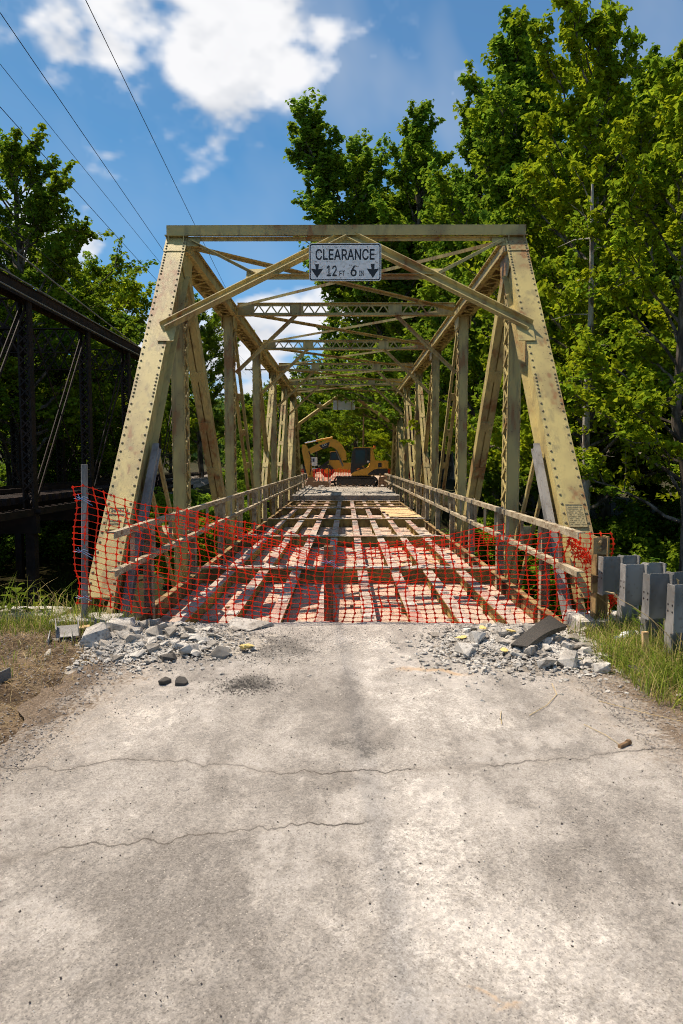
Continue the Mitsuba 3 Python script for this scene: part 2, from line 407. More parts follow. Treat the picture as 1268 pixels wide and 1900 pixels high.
def ground_z(x, y):
    x, y = np.asarray(x, float), np.asarray(y, float)
    P = np.stack([x, y, 0 * x], -1)
    base = -0.045 + 0 * x
    edge_l = sst(-2.0, -2.5, x + 0.25 * (meshkit.noise(P * [0, 3, 0]) - .5)); edge_r = sst(2.05, 2.6, x + 0.25 * (meshkit.noise(P * [0, 3, 0] + 5) - .5))
    base = base + 0.075 * (edge_l + edge_r) + (edge_l + edge_r) * (meshkit.fbm(P * 5, 4, 3) - .5) * 0.07
    base = base - 2.4 * sst(-4.2, -8.5, x) * sst(1, 5, y) - 2.6 * sst(3.0, 7.5, x)
    inc = sst(7.25, 10.5, y) * (1 - sst(33.0, 37.3, y))
    bed = -3.45 + (meshkit.fbm(P * .35, 4, 9) - .5) * 0.9
    bed = bed + 1.5 * sst(-3.2, -4.2, x) * (1 - sst(-7.5, -8.8, x)) * sst(17, 21, y)
    far = 0.05 + 0.35 * sst(42, 54, y) + 24 * sst(130, 320, y) * (0.6 + .4 * meshkit.noise(P * .02, 4))
    far = far - 1.6 * sst(7, 15, x) * (1 - sst(70, 120, y)) + 8 * sst(30, 80, np.abs(x))
    near = base + 6 * sst(25, 60, np.abs(x))
    land = np.where(y < 20, near, far)
    bed = bed + 5.5 * sst(24, 60, np.abs(x)) + 1.0 * sst(5, 14, x)
    return land * (1 - inc) + bed * inc


def strips(*segs):
    return np.unique(np.concatenate([np.linspace(a, b, n) for a, b, n in segs]))


gx = strips((-160, -30, 20), (-30, -5, 34), (-5, -2, 60), (-2, 2, 9), (2, 5, 60), (5, 30, 34), (30, 160, 20))
gy = strips((-60, 0, 16), (0, 2.5, 8), (2.5, 7.2, 90), (7.2, 12, 24), (12, 38, 40), (38, 130, 40), (130, 420, 24))
X, Y = np.meshgrid(gx, gy)
Z = ground_z(X, Y)
Z[(np.abs(X) < 2.95) & (Y > 6.93) & (Y < 7.9)] = -1.6
nx, ny = len(gx), len(gy)
ii = (np.arange(ny - 1)[:, None] * nx + np.arange(nx - 1)[None]).ravel()
gF = np.vstack([np.stack([ii, ii + 1, ii + nx + 1], 1), np.stack([ii, ii + nx + 1, ii + nx], 1)])
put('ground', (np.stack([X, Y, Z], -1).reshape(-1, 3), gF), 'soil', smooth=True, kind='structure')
tag('ground', 'brown soil banks and shaded valley floor around the bridge')

# road sheet with a ragged broken end and frayed sides
ry = strips((-40, 0, 20), (0, 6.95, 120)); rn = 90
RX = np.zeros((len(ry), rn)); RY = np.zeros_like(RX)
for i, yy in enumerate(ry):
    l = -2.15 + 0.16 * math.sin(yy * 2.1) * .5 + 0.25 * (meshkit.noise(np.array([[0, yy * 4, 1.]]))[0] - .5)
    r = 2.28 + 0.25 * (meshkit.noise(np.array([[9, yy * 4, 1.]]))[0] - .5)
    RX[i] = np.linspace(l, r, rn); RY[i] = yy
endw = (meshkit.fbm(np.stack([RX[-1] * 3, 0 * RX[-1], 0 * RX[-1]], -1), 5, 2) - .5)
RY += sst(6.3, 6.95, RY) * (endw * 0.22 - 0.10 * sst(-.9, -1.9, RX[-1]) - .05 * sst(1.2, 2.0, RX[-1]))[None]
P3 = np.stack([RX, RY, 0 * RX], -1)
RZ = 0.012 * (meshkit.fbm(P3 * 1.5, 3, 6) - .5) + 0.007 * (meshkit.fbm(P3 * 11, 4, 7) - .5)
top = np.stack([RX, RY, RZ], -1).reshape(-1, 3)
ii = (np.arange(len(ry) - 1)[:, None] * rn + np.arange(rn - 1)[None]).ravel()
rF = np.vstack([np.stack([ii, ii + 1, ii + rn + 1], 1), np.stack([ii, ii + rn + 1, ii + rn], 1)])
last = np.arange((len(ry) - 1) * rn, len(ry) * rn)
low = top[last] + [0, -0.03, -0.24]; low[:, 1] += 0.06 * (meshkit.noise(low * 9) - .5)
nb = len(top)
eF = np.vstack([np.stack([last[:-1], last[1:], nb + np.arange(1, rn)], 1), np.stack([last[:-1], nb + np.arange(1, rn), nb + np.arange(rn - 1)], 1)])
put('road', (np.vstack([top, low]), np.vstack([rF, eF])), 'road_surface', smooth=40, kind='structure')
tag('road', 'worn dusty pale road surface ending broken at the bridge')

w = M().box([-70, 9.0, -4.2], [70, 35.5, -3.22])
put('creek_water', w, 'water', kind='structure')

ab = thing('concrete_abutment', 'pale concrete bridge abutment under the broken road end', 'abutment')
m = M().box([-3.1, 5.6, -4.5], [3.1, 6.86, -0.27]); m.box([-3.1, 6.862, -4.5], [3.1, 7.5, -1.15])
put('back_wall', m, 'concrete', ab)


def rough_block(lo, hi, amp, seed, cell=0.06, rd=.10):
    b = trimesh.creation.box(extents=np.subtract(hi, lo)); b.apply_translation(np.add(lo, hi) / 2.0)
    b = b.subdivide_to_size(cell * 2.2)
    v = np.array(b.vertices); c = np.add(lo, hi) / 2.0
    n = meshkit.fbm(v * 3.5 + seed, 4, seed) - .5; n2 = meshkit.fbm(v * 14 + seed, 3, seed + 1) - .5
    h = np.subtract(hi, lo) / 2.0
    q = (v - c) / h
    rnd = 1 - rd * np.clip((np.abs(q) ** 6).sum(1) - 1, 0, 2)
    v = c + (v - c) * rnd[:, None] + (v - c) / np.linalg.norm(v - c, axis=1)[:, None] * (amp * 2 * n + amp * .6 * n2)[:, None]
    return trimesh.Trimesh(v, b.faces, process=False)


k = put('wing_kerb', rough_block([-4.6, 6.82, -0.6], [-2.9, 7.25, 0.11], 0.03, 3, .04, .03), 'concrete', smooth=22)
tag(k, 'long pale weathered concrete kerb behind the grass beside the left end post', 'kerb')
k = put('bearing_block', rough_block([-2.96, 6.62, -0.6], [-2.28, 7.0, 0.10], 0.03, 8, .04, .04), 'concrete', smooth=22)
tag(k, 'rounded pale concrete block under the foot of the left end post', 'concrete block')
k = put('bearing_block', rough_block([2.26, 6.55, -0.6], [2.95, 7.05, 0.12], 0.03, 12, .04, .03), 'concrete', smooth=22)
tag(k, 'pale concrete block under the foot of the right end post beside the guardrail posts', 'concrete block')

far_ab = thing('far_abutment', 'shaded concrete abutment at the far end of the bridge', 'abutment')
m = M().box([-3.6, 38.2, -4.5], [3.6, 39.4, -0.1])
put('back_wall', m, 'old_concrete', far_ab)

# ------------------------------------------------------------------ the truss bridge
W = 2.555; PAN = 4.57
YL = [6.06 + PAN * i for i in range(8)]
ZB, ZT = -0.95, 4.97                                                # pin lines
BR = thing('truss_bridge', 'cream painted riveted steel through truss bridge with its deck stripped to stringers', 'bridge')


def lacing(m, p0, p1, side, half, pitch, w=0.05, t=0.012, double=False):
    """flat zigzag bars between two lines at +-half along side"""
    p0, p1, side = np.asarray(p0, float), np.asarray(p1, float), unit(side)
    L = np.linalg.norm(p1 - p0); n = max(2, int(round(L / pitch))); nrm = unit(np.cross(p1 - p0, side))
    for i in range(n):
        a = p0 + (p1 - p0) * (i / n); b = p0 + (p1 - p0) * ((i + 1) / n); s = 1 if i % 2 else -1
        lift = nrm * (t * 0.35) * s
        m.bar(a + side * half * s + lift, b - side * half * s + lift, [(-w / 2, w / 2, -t / 2, t / 2)], up=nrm)
        if double:
            m.bar(a - side * half * s - lift * 3, b + side * half * s - lift * 3, [(-w / 2, w / 2, -t / 2, t / 2)], up=nrm)
    return m


def chan(depth, fl, t, sgn=1):
    """channel section rects: web along v, flanges towards +u*sgn"""
    a = [(0, t * sgn, -depth / 2, depth / 2), (t * sgn, fl * sgn, -depth / 2, -depth / 2 + t), (t * sgn, fl * sgn, depth / 2 - t, depth / 2)]
    return [(min(u0, u1), max(u0, u1), v0, v1) for u0, u1, v0, v1 in a]


EPA, EPB = np.array([0, 6.72, -0.08]), np.array([0, 10.60, 5.045])   # end post: line of the cover plate's outer face
YN = lambda y, far: (YL[0] + YL[7] - y) if far else y
for far in (False, True):
    for s in (-1, 1):
        a = np.array([s * W, YN(EPA[1], far), EPA[2]]); b = np.array([s * W, YN(EPB[1], far), EPB[2]])
        d = unit(b - a); nrm = unit(np.cross([1, 0, 0], d)); nrm = nrm if nrm[2] > 0 else -nrm
        m = M()
        cov0 = a + d * 0.42
        m.bar(cov0, b, [(-.155, .155, -.016, 0)], up=nrm)
        m.bar(b - d * .34, b + d * .0, [(-.16, .16, .001, .012)], up=nrm)                 # doubled plate at the head
        for q in (-1, 1):
            c = np.array([q * 0.105, 0, 0])
            m.bar(a + c - nrm * .017, b + c - nrm * .017 - d * .27, [(-.007, .007, -.30, 0)], up=nrm)
            m.bar(a + c - nrm * .017 , cov0 + c - nrm * .017, [(.008, .055, -.014, 0)] if q * np.cross(d, nrm)[0] > 0 else [(-.055, -.008, -.014, 0)], up=nrm)
            o = q * np.sign(np.cross(d, nrm)[0])
            m.bar(a + c - nrm * .317, b + c - nrm * .317 - d * .5, [(0.0, .085, -.014, 0)] if o > 0 else [(-.085, 0.0, -.014, 0)], up=nrm)
        ep = put('end_post', m, 'paint', BR, label=None)
        rv = M()
        if not far:
            L = np.linalg.norm(b - cov0)
            tt = [0.04]
            while tt[-1] < L - .05:
                t = tt[-1]; tight = (L - t) < .85 or (2.75 < t < 3.15)
                tt.append(t + (0.062 if tight else 0.125))
            for t in tt:
                for q in (-1, 1):
                    rv.dome(cov0 + d * t + np.array([q * .125, 0, 0]) + (nrm * .012 if L - t < .34 else 0), nrm, 0.0165, 0.015)
            put('rivets', rv, 'rivet_heads', ep, smooth=40, kind='stuff')
        lc = M(); lacing(lc, a - nrm * .34, b - nrm * .34, [1, 0, 0], .11, .22)
        put('lacing', lc, 'paint', ep, kind='stuff')
        # inner side angle pieces and the galvanized strengthening channel
        if not far:
            m = M(); off = np.array([-s * .205, 0, 0]) - nrm * .27; e0, e1 = a + d * .12 + off, a + d * 2.62 + off
            m.bar(e0, e1, [(-.02, .02, -.05, .05), (-.04, .04, .0502, .062), (-.04, .04, -.062, -.0502)], up=nrm)
            put('strengthening_channel', m, 'galvanized', BR, label='grey galvanized channel bolted along the inside of the %s end post' % ('left' if s < 0 else 'right'))
            m = M()
            for q in (-.10, .10):
                m.bar([s * W + q, 8.75, 1.95], [s * W + q, 10.45, -.35], [(-.012, .03, -.03, .03)], up=[0, 0, 1])
            m.bar([s * W, 9.72, .68], [s * W, 9.86, .50], [(-.098, .098, -.09, .09)], up=[0, .8, .6])
            put('sub_brace', m, 'paint', BR)

for s in (-1, 1):
    y0, y1 = YL[1] - .12, YL[6] + .12
    m = M()
    zt = 5.055
    m.bar([s * W, y0, zt], [s * W, y1, zt], [(-.17, .17, -.014, 0)])
    for q in (-1, 1):
        m.bar([s * W + q * .115, y0, zt - .0145], [s * W + q * .115, y1, zt - .0145], [(-.007, .007, -.23, 0)])
        m.bar([s * W + q * .115, y0, zt - .246], [s * W + q * .115, y1, zt - .246], [(-.012, .075, -.013, 0)] if q > 0 else [(-.075, .012, -.013, 0)])
    tc = put('top_chord', m, 'paint', BR)
    lc = lacing(M(), [s * W, y0 + .35, zt - .262], [s * W, y1 - .35, zt - .262], [1, 0, 0], .15, .26)
    put('lacing', lc, 'paint', tc, kind='stuff')
    rv = M()
    for y in np.arange(y0, y0 + 10, .13):
        rv.dome([s * (W - .145), y, zt - .016], [0, 0, -1], .014, .011, 6)
    put('rivets', rv, 'rivet_heads', tc, kind='stuff')
    # gusset plates at the upper joints
    for k in range(1, 7):
        m = M(); hw = .42 if k in (1, 6) else .30
        for q in (-1, 1):
            x = s * W + q * .130
            poly = [(YL[k] - hw, 4.99), (YL[k] + hw, 4.99), (YL[k] + hw * .75, 4.55), (YL[k] - hw * .75, 4.55)]
            if k == 1: poly = [(YL[k] - .02, 4.99), (YL[k] + hw, 4.99), (YL[k] + hw * .75, 4.55), (YL[k] - .05, 4.35), (YL[k] - .28, 4.55)]
            if k == 6: poly = [(YL[k] + .02, 4.99), (YL[k] - hw, 4.99), (YL[k] - hw * .75, 4.55), (YL[k] + .05, 4.35), (YL[k] + .28, 4.55)]
            g = M().prism(poly, -.006, .006); v, f = g.done(); v = np.stack([v[:, 1] + x, v[:, 0], v[:, 2]], 1)
            m.add(v, f[:, ::-1])
        put('gusset_plate', m, 'paint', BR)
    # bottom chord
    m = M()
    for q in (-1, 1):
        m.bar([s * W + q * .10, YL[0] + .9, ZB], [s * W + q * .10, YL[7] - .6, ZB], [(-.03, .03, -.10, .10)])
    put('bottom_chord', m, 'paint', BR)
    # verticals: webs face along the road, lacing on the truss faces
    for k in range(1, 7):
        hx, hy = .092, .155
        m = M(); zlo, zhi = ZB - .1, 4.80
        for q in (-1, 1):
            y = YL[k] + q * hy
            m.box([s * W - hx + .01, y - .006, zlo], [s * W + hx - .01, y + .006, zhi])
            for e in (-1, 1):
                m.box([s * W + e * hx - .006, min(y - q * .06, y + q * .006), zlo], [s * W + e * hx + .006, max(y - q * .06, y + q * .006), zhi])
        vt = put('vertical_post', m, 'paint', BR)
        lc = M()
        for e in (-1, 1):
            lacing(lc, [s * W + e * (hx + .012), YL[k], zlo + .9], [s * W + e * (hx + .012), YL[k], zhi - .3], [0, 1, 0], hy - .03, .17, w=.045)
            lc.box([s * W + e * (hx + .007), YL[k] - hy + .01, zhi - .28], [s * W + e * (hx + .018), YL[k] + hy - .01, zhi])
        put('lacing', lc, 'paint', vt, kind='stuff')
        rv = M()
        if k <= 3:
            for z in np.arange(zlo + .8, zhi, .16):
                for e in (-1, 1):
                    rv.dome([s * W + e * (hx + .006), YL[k] - hy + .03, z], [e, 0, 0], .016, .016, 6)
            put('rivets', rv, 'rivet_heads', vt, kind='stuff')
    # diagonals
    DG = [(1, 2, .20, .115, True), (2, 3, .085, .10, False), (6, 5, .20, .115, True), (5, 4, .085, .10, False), (4, 3, .07, .085, False), (3, 4, .07, .06, False)]
    for (ku, kl, dep, hx, heavy) in DG:
        a, b = np.array([s * W, YL[ku] + (.1 if kl > ku else -.1), 4.70]), np.array([s * W, YL[kl], ZB])
        d = unit(b - a); nrm = unit(np.cross([1, 0, 0], d)); nrm = nrm if nrm[2] > 0 else -nrm
        m = M()
        for q in (-1, 1):
            c = np.array([q * hx, 0, 0])
            m.bar(a + c, b + c, [(-.006, .006, -dep / 2, dep / 2)], up=nrm)
            sg = 1 if (q * np.cross(d, nrm)[0] > 0) else -1
            fw = .105 if heavy else .07; fl = (.007, fw) if sg < 0 else (-fw, -.007)
            m.bar(a + c, b + c, [(fl[0], fl[1], dep / 2 - .012, dep / 2)] + ([(fl[0], fl[1], -dep / 2, -dep / 2 + .012)] if heavy else []), up=nrm)
        dg = put('diagonal', m, 'paint', BR)
        L = np.linalg.norm(b - a); bt = M()
        for t in np.arange(.9, L - .6, 1.05):
            for sd in ((1, -1) if heavy else (1,)):
                c = a + d * t + nrm * sd * (dep / 2 + .006)
                bt.bar(c - d * .10, c + d * .10, [(-hx - .005, hx + .005, -.005, .005)], up=nrm)
                for e in (-.6, .6):
                    for f2 in (-.06, .06):
                        bt.dome(c + np.array([e * hx, 0, 0]) + d * f2 + nrm * sd * .005, nrm * sd, .014, .012, 6)
        put('batten_plates', bt, 'paint', dg, kind='stuff')

# sway struts: two angle pairs with zigzag lacing and three gusset plates each
for k in range(2, 6):
    y = YL[k]; zt, zb = 5.105, 4.835; x1 = W - .19
    m = M()
    m.bar([-x1, y, zt], [x1, y, zt], [(-.075, .075, -.012, 0), (-.006, .006, -.065, -.0121)])
    m.bar([-x1, y, zb], [x1, y, zb], [(-.075, .075, 0, .012), (-.006, .006, .0121, .065)])
    st = put('sway_strut', m, 'paint', BR)
    lc = lacing(M(), [-x1 + .32, y, (zt + zb) / 2], [x1 - .32, y, (zt + zb) / 2], [0, 0, 1], .095, .135, w=.028)
    put('lacing', lc, 'paint', st, kind='stuff')
    for gx0, gx1 in ((-x1, -x1 + .36), (-1.22, -.93), (.93, 1.22), (x1 - .36, x1)):
        g = M().box([gx0, y - .022, zb + .014], [gx1, y - .0075, zt - .014]).box([gx0, y + .0075, zb + .014], [gx1, y + .022, zt - .014])
        put('gusset_plate', g, 'paint', st)
    for s in (-1, 1):
        m = M(); m.bar([s * 1.08, y, zb + .06], [s * (W - .12), y - .02, 3.62], [(-.055, .055, -.006, .006), (-.006, .006, -.07, -.0061)], up=[0, 0, 1])
        put('knee_brace', m, 'paint', BR)
# top lateral cross bracing
for k in range(1, 6):
    for s in (-1, 1):
        z = 4.99 + .03 * s
        m = M().bar([s * (W - .2), YL[k] + .12, z], [-s * (W - .2), YL[k + 1] - .12, z], [(-.045, .045, -.005, .005), (-.045, -.035, -.05, -.0052)])
        put('lateral_brace', m, 'paint', BR)


def portal(y, dr_, zoff=0.0):
    """portal frame in the plane of the end posts; dr_ = +1 leans forward from base to head"""
    n = 'portal'
    sl = (EPB[1] - EPA[1]) / (EPB[2] - EPA[2])
    Yz = lambda z: y + dr_ * (z - 5.05) * sl - dr_ * .03
    # head strut: channel over the two posts
    m = M(); m.bar([-2.70, y, 5.20], [2.70, y, 5.20], [(-.10, .10, -.012, 0), (-.10, -.088, -.15, -.0121), (.088, .10, -.10, -.0121)] if dr_ < 0 else [(-.10, .10, -.012, 0), (.088, .10, -.15, -.0121), (-.10, -.088, -.10, -.0121)])
    m.bar([-2.3, y + dr_ * .0, 5.048], [2.3, y, 5.048], [(-.05, .05, -.012, 0), (-.006, .006, -.055, -.0121)])
    ps = put('portal_strut', m, 'paint', BR)
    for s in (-1, 1):
        zl = 3.46
        p0 = np.array([s * .04, Yz(5.04), 5.04]); p1 = np.array([s * 2.475, Yz(zl) - dr_ * .03, zl])
        off = unit([0, -dr_ * .79, .61])
        m = M(); w_ = unit(p1 - p0)
        m.bar(p0, p1, [(-.004, .006, -.075, .075), (.0061, .085, .063, .075), (.0061, .06, -.075, -.063)] , up=np.cross(off, w_))
        put('portal_brace', m, 'paint', BR)
        m = M().bar([s * 2.34, Yz(4.98) - dr_ * .02, 4.99], [s * 1.31, Yz(4.37) - dr_ * .04, 4.37], [(-.04, .04, -.005, .005), (-.04, -.03, -.04, -.0052)])
        put('portal_hanger', m, 'paint', BR)
        g = M().bar([s * 1.16, Yz(4.37) + dr_ * .015, 4.37], [s * 1.44, Yz(4.37) + dr_ * .015, 4.37], [(-.004, .004, -.1, .1)], up=[0, dr_ * sl, 1])
        put('gusset_plate', g, 'paint', BR)
        g = M().bar([s * 2.2, Yz(4.97) + dr_ * .012, 4.97], [s * 2.40, Yz(4.97) + dr_ * .012, 4.97], [(-.004, .004, -.12, .1)], up=[0, dr_ * sl, 1])
        put('gusset_plate', g, 'paint', BR)
        g = M().bar([s * 2.30, Yz(3.42) + dr_ * .0 - dr_ * .018, 3.42], [s * 2.52, Yz(3.42) - dr_ * .018, 3.42], [(-.004, .006, -.2, .17)], up=[0, dr_ * sl, 1])
        put('gusset_plate', g, 'paint', BR)
    g = M().bar([-.18, Yz(4.93), 4.93], [.18, Yz(4.93), 4.93], [(-.004, .004, -.11, .09)], up=[0, dr_ * sl, 1])
    put('gusset_plate', g, 'paint', BR)
    m = M().bar([-1.30, Yz(4.33) - dr_ * .028, 4.33], [1.30, Yz(4.33) - dr_ * .028, 4.33], [(-.04, .04, 0, .010), (-.04, -.03, -.055, -.0001)] if dr_ > 0 else [(-.04, .04, 0, .010), (.03, .04, -.055, -.0001)])
    put('portal_tie', m, 'paint', BR)
    return Yz


YzN = portal(10.63, 1)
portal(YL[6], -1)

# floor: beams, stringers, edge channels, form boards
SX = [-1.785 + .51 * i for i in range(8)]
for k in range(1, 7):
    m = M(); y = YL[k]
    m.bar([-W, y, 0], [W, y, 0], [(-.10, .10, -.018, 0), (-.007, .007, -.70, -.0181), (-.10, .10, -.72, -.7001)])
    put('floor_beam', m, 'floor_steel', BR)
    rs = M()                                                          # scraps of old concrete left on the top flange
    for i in range(26):
        x = rng.uniform(-2.2, 2.2); h = rng.uniform(.006, .022); ww = rng.uniform(.03, .12)
        rs.bar([x - ww, y + rng.uniform(-.05, .05), .0005], [x + ww, y + rng.uniform(-.05, .05), .0005], [(-.04, .04, 0, h)])
    put('concrete_scraps', rs, 'concrete', BR, kind='stuff')
for k in range(0, 7):
    ya = 6.84 if k == 0 else YL[k] + .104; yb = YL[k + 1] - .104 if k < 6 else YL[7]
    for x in SX:
        m = M().bar([x, ya, -.035], [x, yb, -.035], [(-.075, .075, -.014, 0), (-.005, .005, -.236, -.0141), (-.075, .075, -.25, -.2361)])
        if k < 3:
            for yy in np.arange(ya + .5, yb - .2, 1.1):
                m.box([x - .07, yy, -.268], [x - .0055, yy + .012, -.055])
        sk = put('stringer', m, 'floor_steel', BR)
        if k < 4:
            rs = M()
            for i in range(rng.integers(2, 5)):
                yy = rng.uniform(ya + .15, yb - .15); l = rng.uniform(.03, .22); h = rng.uniform(.004, .02); o = rng.uniform(-.02, .02)
                rs.bar([x + o, yy - l / 2, -.0346], [x + o, yy + l / 2, -.0346], [(-.055, .055, 0, h)])
            put('concrete_scraps', rs, 'concrete', sk, kind='stuff')
    for s in (-1, 1):
        m = M().bar([s * 2.30, ya, -.02], [s * 2.30, yb, -.02], [(-.006, .006, -.28, 0), (-.075, -.0061, -.012, 0) if s > 0 else (.0061, .075, -.012, 0), (.0061, .06, -.28, -.268) if s > 0 else (-.06, -.0061, -.28, -.268)])
        if k < 4:
            for yy in np.arange(ya + .3, yb - .1, .85):
                m.box([s * 2.30 - (.0 if s < 0 else .07), yy, -.26], [s * 2.30 + (.07 if s < 0 else 0), yy + .012, -.034])
        put('edge_channel', m, 'ochre_steel', BR)
edges = [-2.285] + SX + [2.285]
for k in range(0, 6):
    ya = 6.9 if k == 0 else YL[k] + .03; yb = YL[k + 1] - .03
    ns = 4
    for j in range(9):
        x0, x1 = edges[j] + .012, edges[j + 1] - .012
        cuts = np.linspace(ya, yb, ns + 1) + np.concatenate([[0], rng.uniform(-.25, .25, ns - 1), [0]])
        for i in range(ns):
            if k > 2 and rng.random() < .06: continue
            z = -.270 + rng.uniform(-.003, .006)
            m = M().bar([(x0 + x1) / 2 + rng.uniform(-.006, .006), cuts[i] + .006, z], [(x0 + x1) / 2 + rng.uniform(-.006, .006), cuts[i + 1] - .006, z], [(-(x1 - x0) / 2 + .008, (x1 - x0) / 2 - .008, 0, .02)])
            put('form_board', m, 'form_board', BR)

# remaining deck slab at the far end
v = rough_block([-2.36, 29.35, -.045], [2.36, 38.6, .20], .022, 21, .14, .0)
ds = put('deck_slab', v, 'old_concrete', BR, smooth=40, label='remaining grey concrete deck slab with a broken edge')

# railings
for s in (-1, 1):
    x = s * 2.20; ya, yb = 6.35, 38.3
    m = M().bar([x, ya, 1.0], [x, yb, 1.0], [(-.035, .035, -.010, 0), (-.035, -.025, -.065, -.0101) if s > 0 else (.025, .035, -.065, -.0101)])
    put('top_rail', m, 'rail_steel', BR)
    m = M().bar([x, ya, .63], [x, yb, .63], [(-.035, .035, -.010, 0), (-.035, -.025, -.055, -.0101) if s > 0 else (.025, .035, -.055, -.0101)])
    put('middle_rail', m, 'rail_steel', BR)
    bal = mikit.ply(M().box([-.018, -.02, .6305], [.018, -.014, .9895]).box([.012, -.014, .6305], [.018, .02, .9895]).done(), 'rail_steel')
    post = mikit.ply(M().box([-.045, -.05, -.6], [-.035, .05, .995]).box([-.035, -.006, -.6], [.045, .006, .9885]).box([.045, -.05, -.6], [.055, .05, .995]).done(), 'rail_steel')
    for i, y in enumerate(np.arange(6.98, 38, .762)):
        put('baluster', {**bal, 'to_world': T().translate([x, float(y), 0])}, None, BR)
        if i % 3 == 1:
            put('rail_post', {**post, 'to_world': T().translate([x + s * .09, float(y) + .09, 0])}, None, BR)


# builder's plates
def plaque(s, name, lines, label, t0):
    a = np.array([s * W, EPA[1], EPA[2]]); b = np.array([s * W, EPB[1], EPB[2]])
    d = unit(b - a); nrm = unit(np.cross([1, 0, 0], d))
    c = a + d * t0 + nrm * .001
    R = np.stack([[1, 0, 0], d, nrm], 1)
    m = M(); m.bar(c - d * .145, c + d * .145, [(-.098, .098, 0, .012)], up=nrm)
    for (u0, u1, v0, v1) in ((-.10, .10, .138, .146), (-.10, .10, -.146, -.138), (-.10, -.094, -.1379, .1379), (.094, .10, -.1379, .1379)):
        m.bar(c + d * v0, c + d * v1, [(u0, u1, .0121, .019)], up=nrm)
    pk = put(name, m, 'plaque_bronze' if s > 0 else 'paint', BR, label=label)
    t = M()
    for (txt, h, v) in lines:
        tm = meshkit.text_mesh(txt, h, .004, True); wd = tm.bounds[1][0]
        if wd > .175: tm.apply_scale([.175 / wd, 1, 1]); wd = .175
        t.mesh(tm, R, c + nrm * .0125 + R[:, 0] * (-wd / 2) + d * v)
    put('lettering', t, 'scorched_steel' if s < 0 else 'plaque_bronze', pk)


plaque(-1, 'builder_plate', [('28986', .034, .085), ('BOSTON BRIDGE', .022, .035), ('BUILDERS', .02, -.045), ('BOSTON', .02, -.085)], 'cream builder plate with dark raised lettering', 1.38)


def scribble(c0):
    out = []
    for r in range(9):
        out.append((r, c0))
    return out


a = np.array([W, EPA[1], EPA[2]]); b = np.array([W, EPB[1], EPB[2]]); d = unit(b - a); nrm = unit(np.cross([1, 0, 0], d))
c = a + d * 1.42 + nrm * .001
m = M().bar(c - d * .15, c + d * .15, [(-.10, .10, 0, .012)], up=nrm)
for (u0, u1, v0, v1) in ((-.10, .10, .143, .15), (-.10, .10, -.15, -.143), (-.10, -.094, -.1429, .1429), (.094, .10, -.1429, .1429)):
    m.bar(c + d * v0, c + d * v1, [(u0, u1, .0121, .019)], up=nrm)
pk = put('builder_plate', m, 'plaque_bronze', BR, label='bronze coloured plate covered with rows of worn raised lettering')
m = M()
for r in range(10):
    v0 = .118 - r * .0255; x = -.085 + rng.uniform(0, .01)
    while x < .08:
        wl = rng.uniform(.004, .012)
        if rng.random() < .82: m.bar(c + d * (v0 - rng.uniform(.004, .008)), c + d * (v0 + .008), [(x, x + wl, .0121, .017)], up=nrm)
        x += wl + .004
put('worn_lettering', m, 'plaque_bronze', pk, kind='stuff')

# ------------------------------------------------------------------ clearance sign on the near portal, blank sign back on the far one
YS = YzN(4.40) - .135


def rounded(w, h, r, n=5):
    from shapely.geometry import box as sbox
    return sbox(-w / 2 + r, -h / 2 + r, w / 2 - r, h / 2 - r).buffer(r, quad_segs=n)


def flat(shape, depth, y, cx, cz, m=None):
    m = m or M()
    for g in getattr(shape, 'geoms', [shape]):
        t = trimesh.creation.extrude_polygon(g, depth, engine='earcut'); v = np.array(t.vertices)
        m.add(np.stack([v[:, 0] + cx, y - v[:, 2], v[:, 1] + cz], 1), t.faces)
    return m


f_ = YS / 10.63; SC = (-.012, EYE + 3.02 * f_)
SW, SH = 1.098 * f_, .562 * f_
SG = thing('clearance_sign', 'white clearance sign with black lettering hung under the near portal', 'sign')
put('panel', flat(rounded(SW, SH, .04), .004, YS, *SC), 'sign_white', SG)
put('border', flat(rounded(SW - .02, SH - .02, .035).difference(rounded(SW - .05, SH - .05, .025)), .0015, YS - .0042, *SC), 'sign_black', SG)


def letters(txt, cap, cx, cz, width, bold=True):
    t = meshkit.text_mesh(txt, cap, .0015, bold); v = np.array(t.vertices)
    lo, hi = v.min(0), v.max(0)
    v = (v - [(lo[0] + hi[0]) / 2, 0, 0]) * [width / (hi[0] - lo[0]), 1, 1]
    return M().add(np.stack([v[:, 0] + SC[0] + cx, YS - .0042 - v[:, 2], v[:, 1] + SC[1] + cz], 1), t.faces)


q = f_ * 10.63 / 1267                                               # metres to a photograph pixel on the sign
put('lettering', letters('CLEARANCE', 18 * q, 0, 4.5 * q, 107 * q), 'sign_black', SG)
put('lettering', letters('12', 18 * q, (616.3 - 640.5) * q, -24.5 * q, 18.5 * q), 'sign_black', SG)
put('lettering', letters('FT', 9 * q, (635.3 - 640.5) * q, -24.5 * q, 10.5 * q), 'sign_black', SG)
put('lettering', letters('6', 18 * q, (656 - 640.5) * q, -24.5 * q, 11.5 * q), 'sign_black', SG)
put('lettering', letters('IN', 9 * q, (670.2 - 640.5) * q, -24.5 * q, 8.5 * q), 'sign_black', SG)
from shapely.geometry import Polygon
arrow = Polygon(np.array([(-3.6, 12), (3.6, 12), (2.4, 3), (11, 4), (10, 2.0), (0, -12.5), (-10, 2.0), (-11, 4), (-2.4, 3)]) * q)
for ax in (589.7, 690.8):
    put('arrow', flat(arrow, .0015, YS - .0042, SC[0] + (ax - 640.5) * q, SC[1] - 15.5 * q), 'sign_black', SG)
for bx in (600.5, 681):
    m = M().dome([SC[0] + (bx - 640.5) * q, YS - .0045, SC[1] + 27 * q], [0, -1, 0], .010, .006)
    put('bolt', m, 'steel_grey', SG)

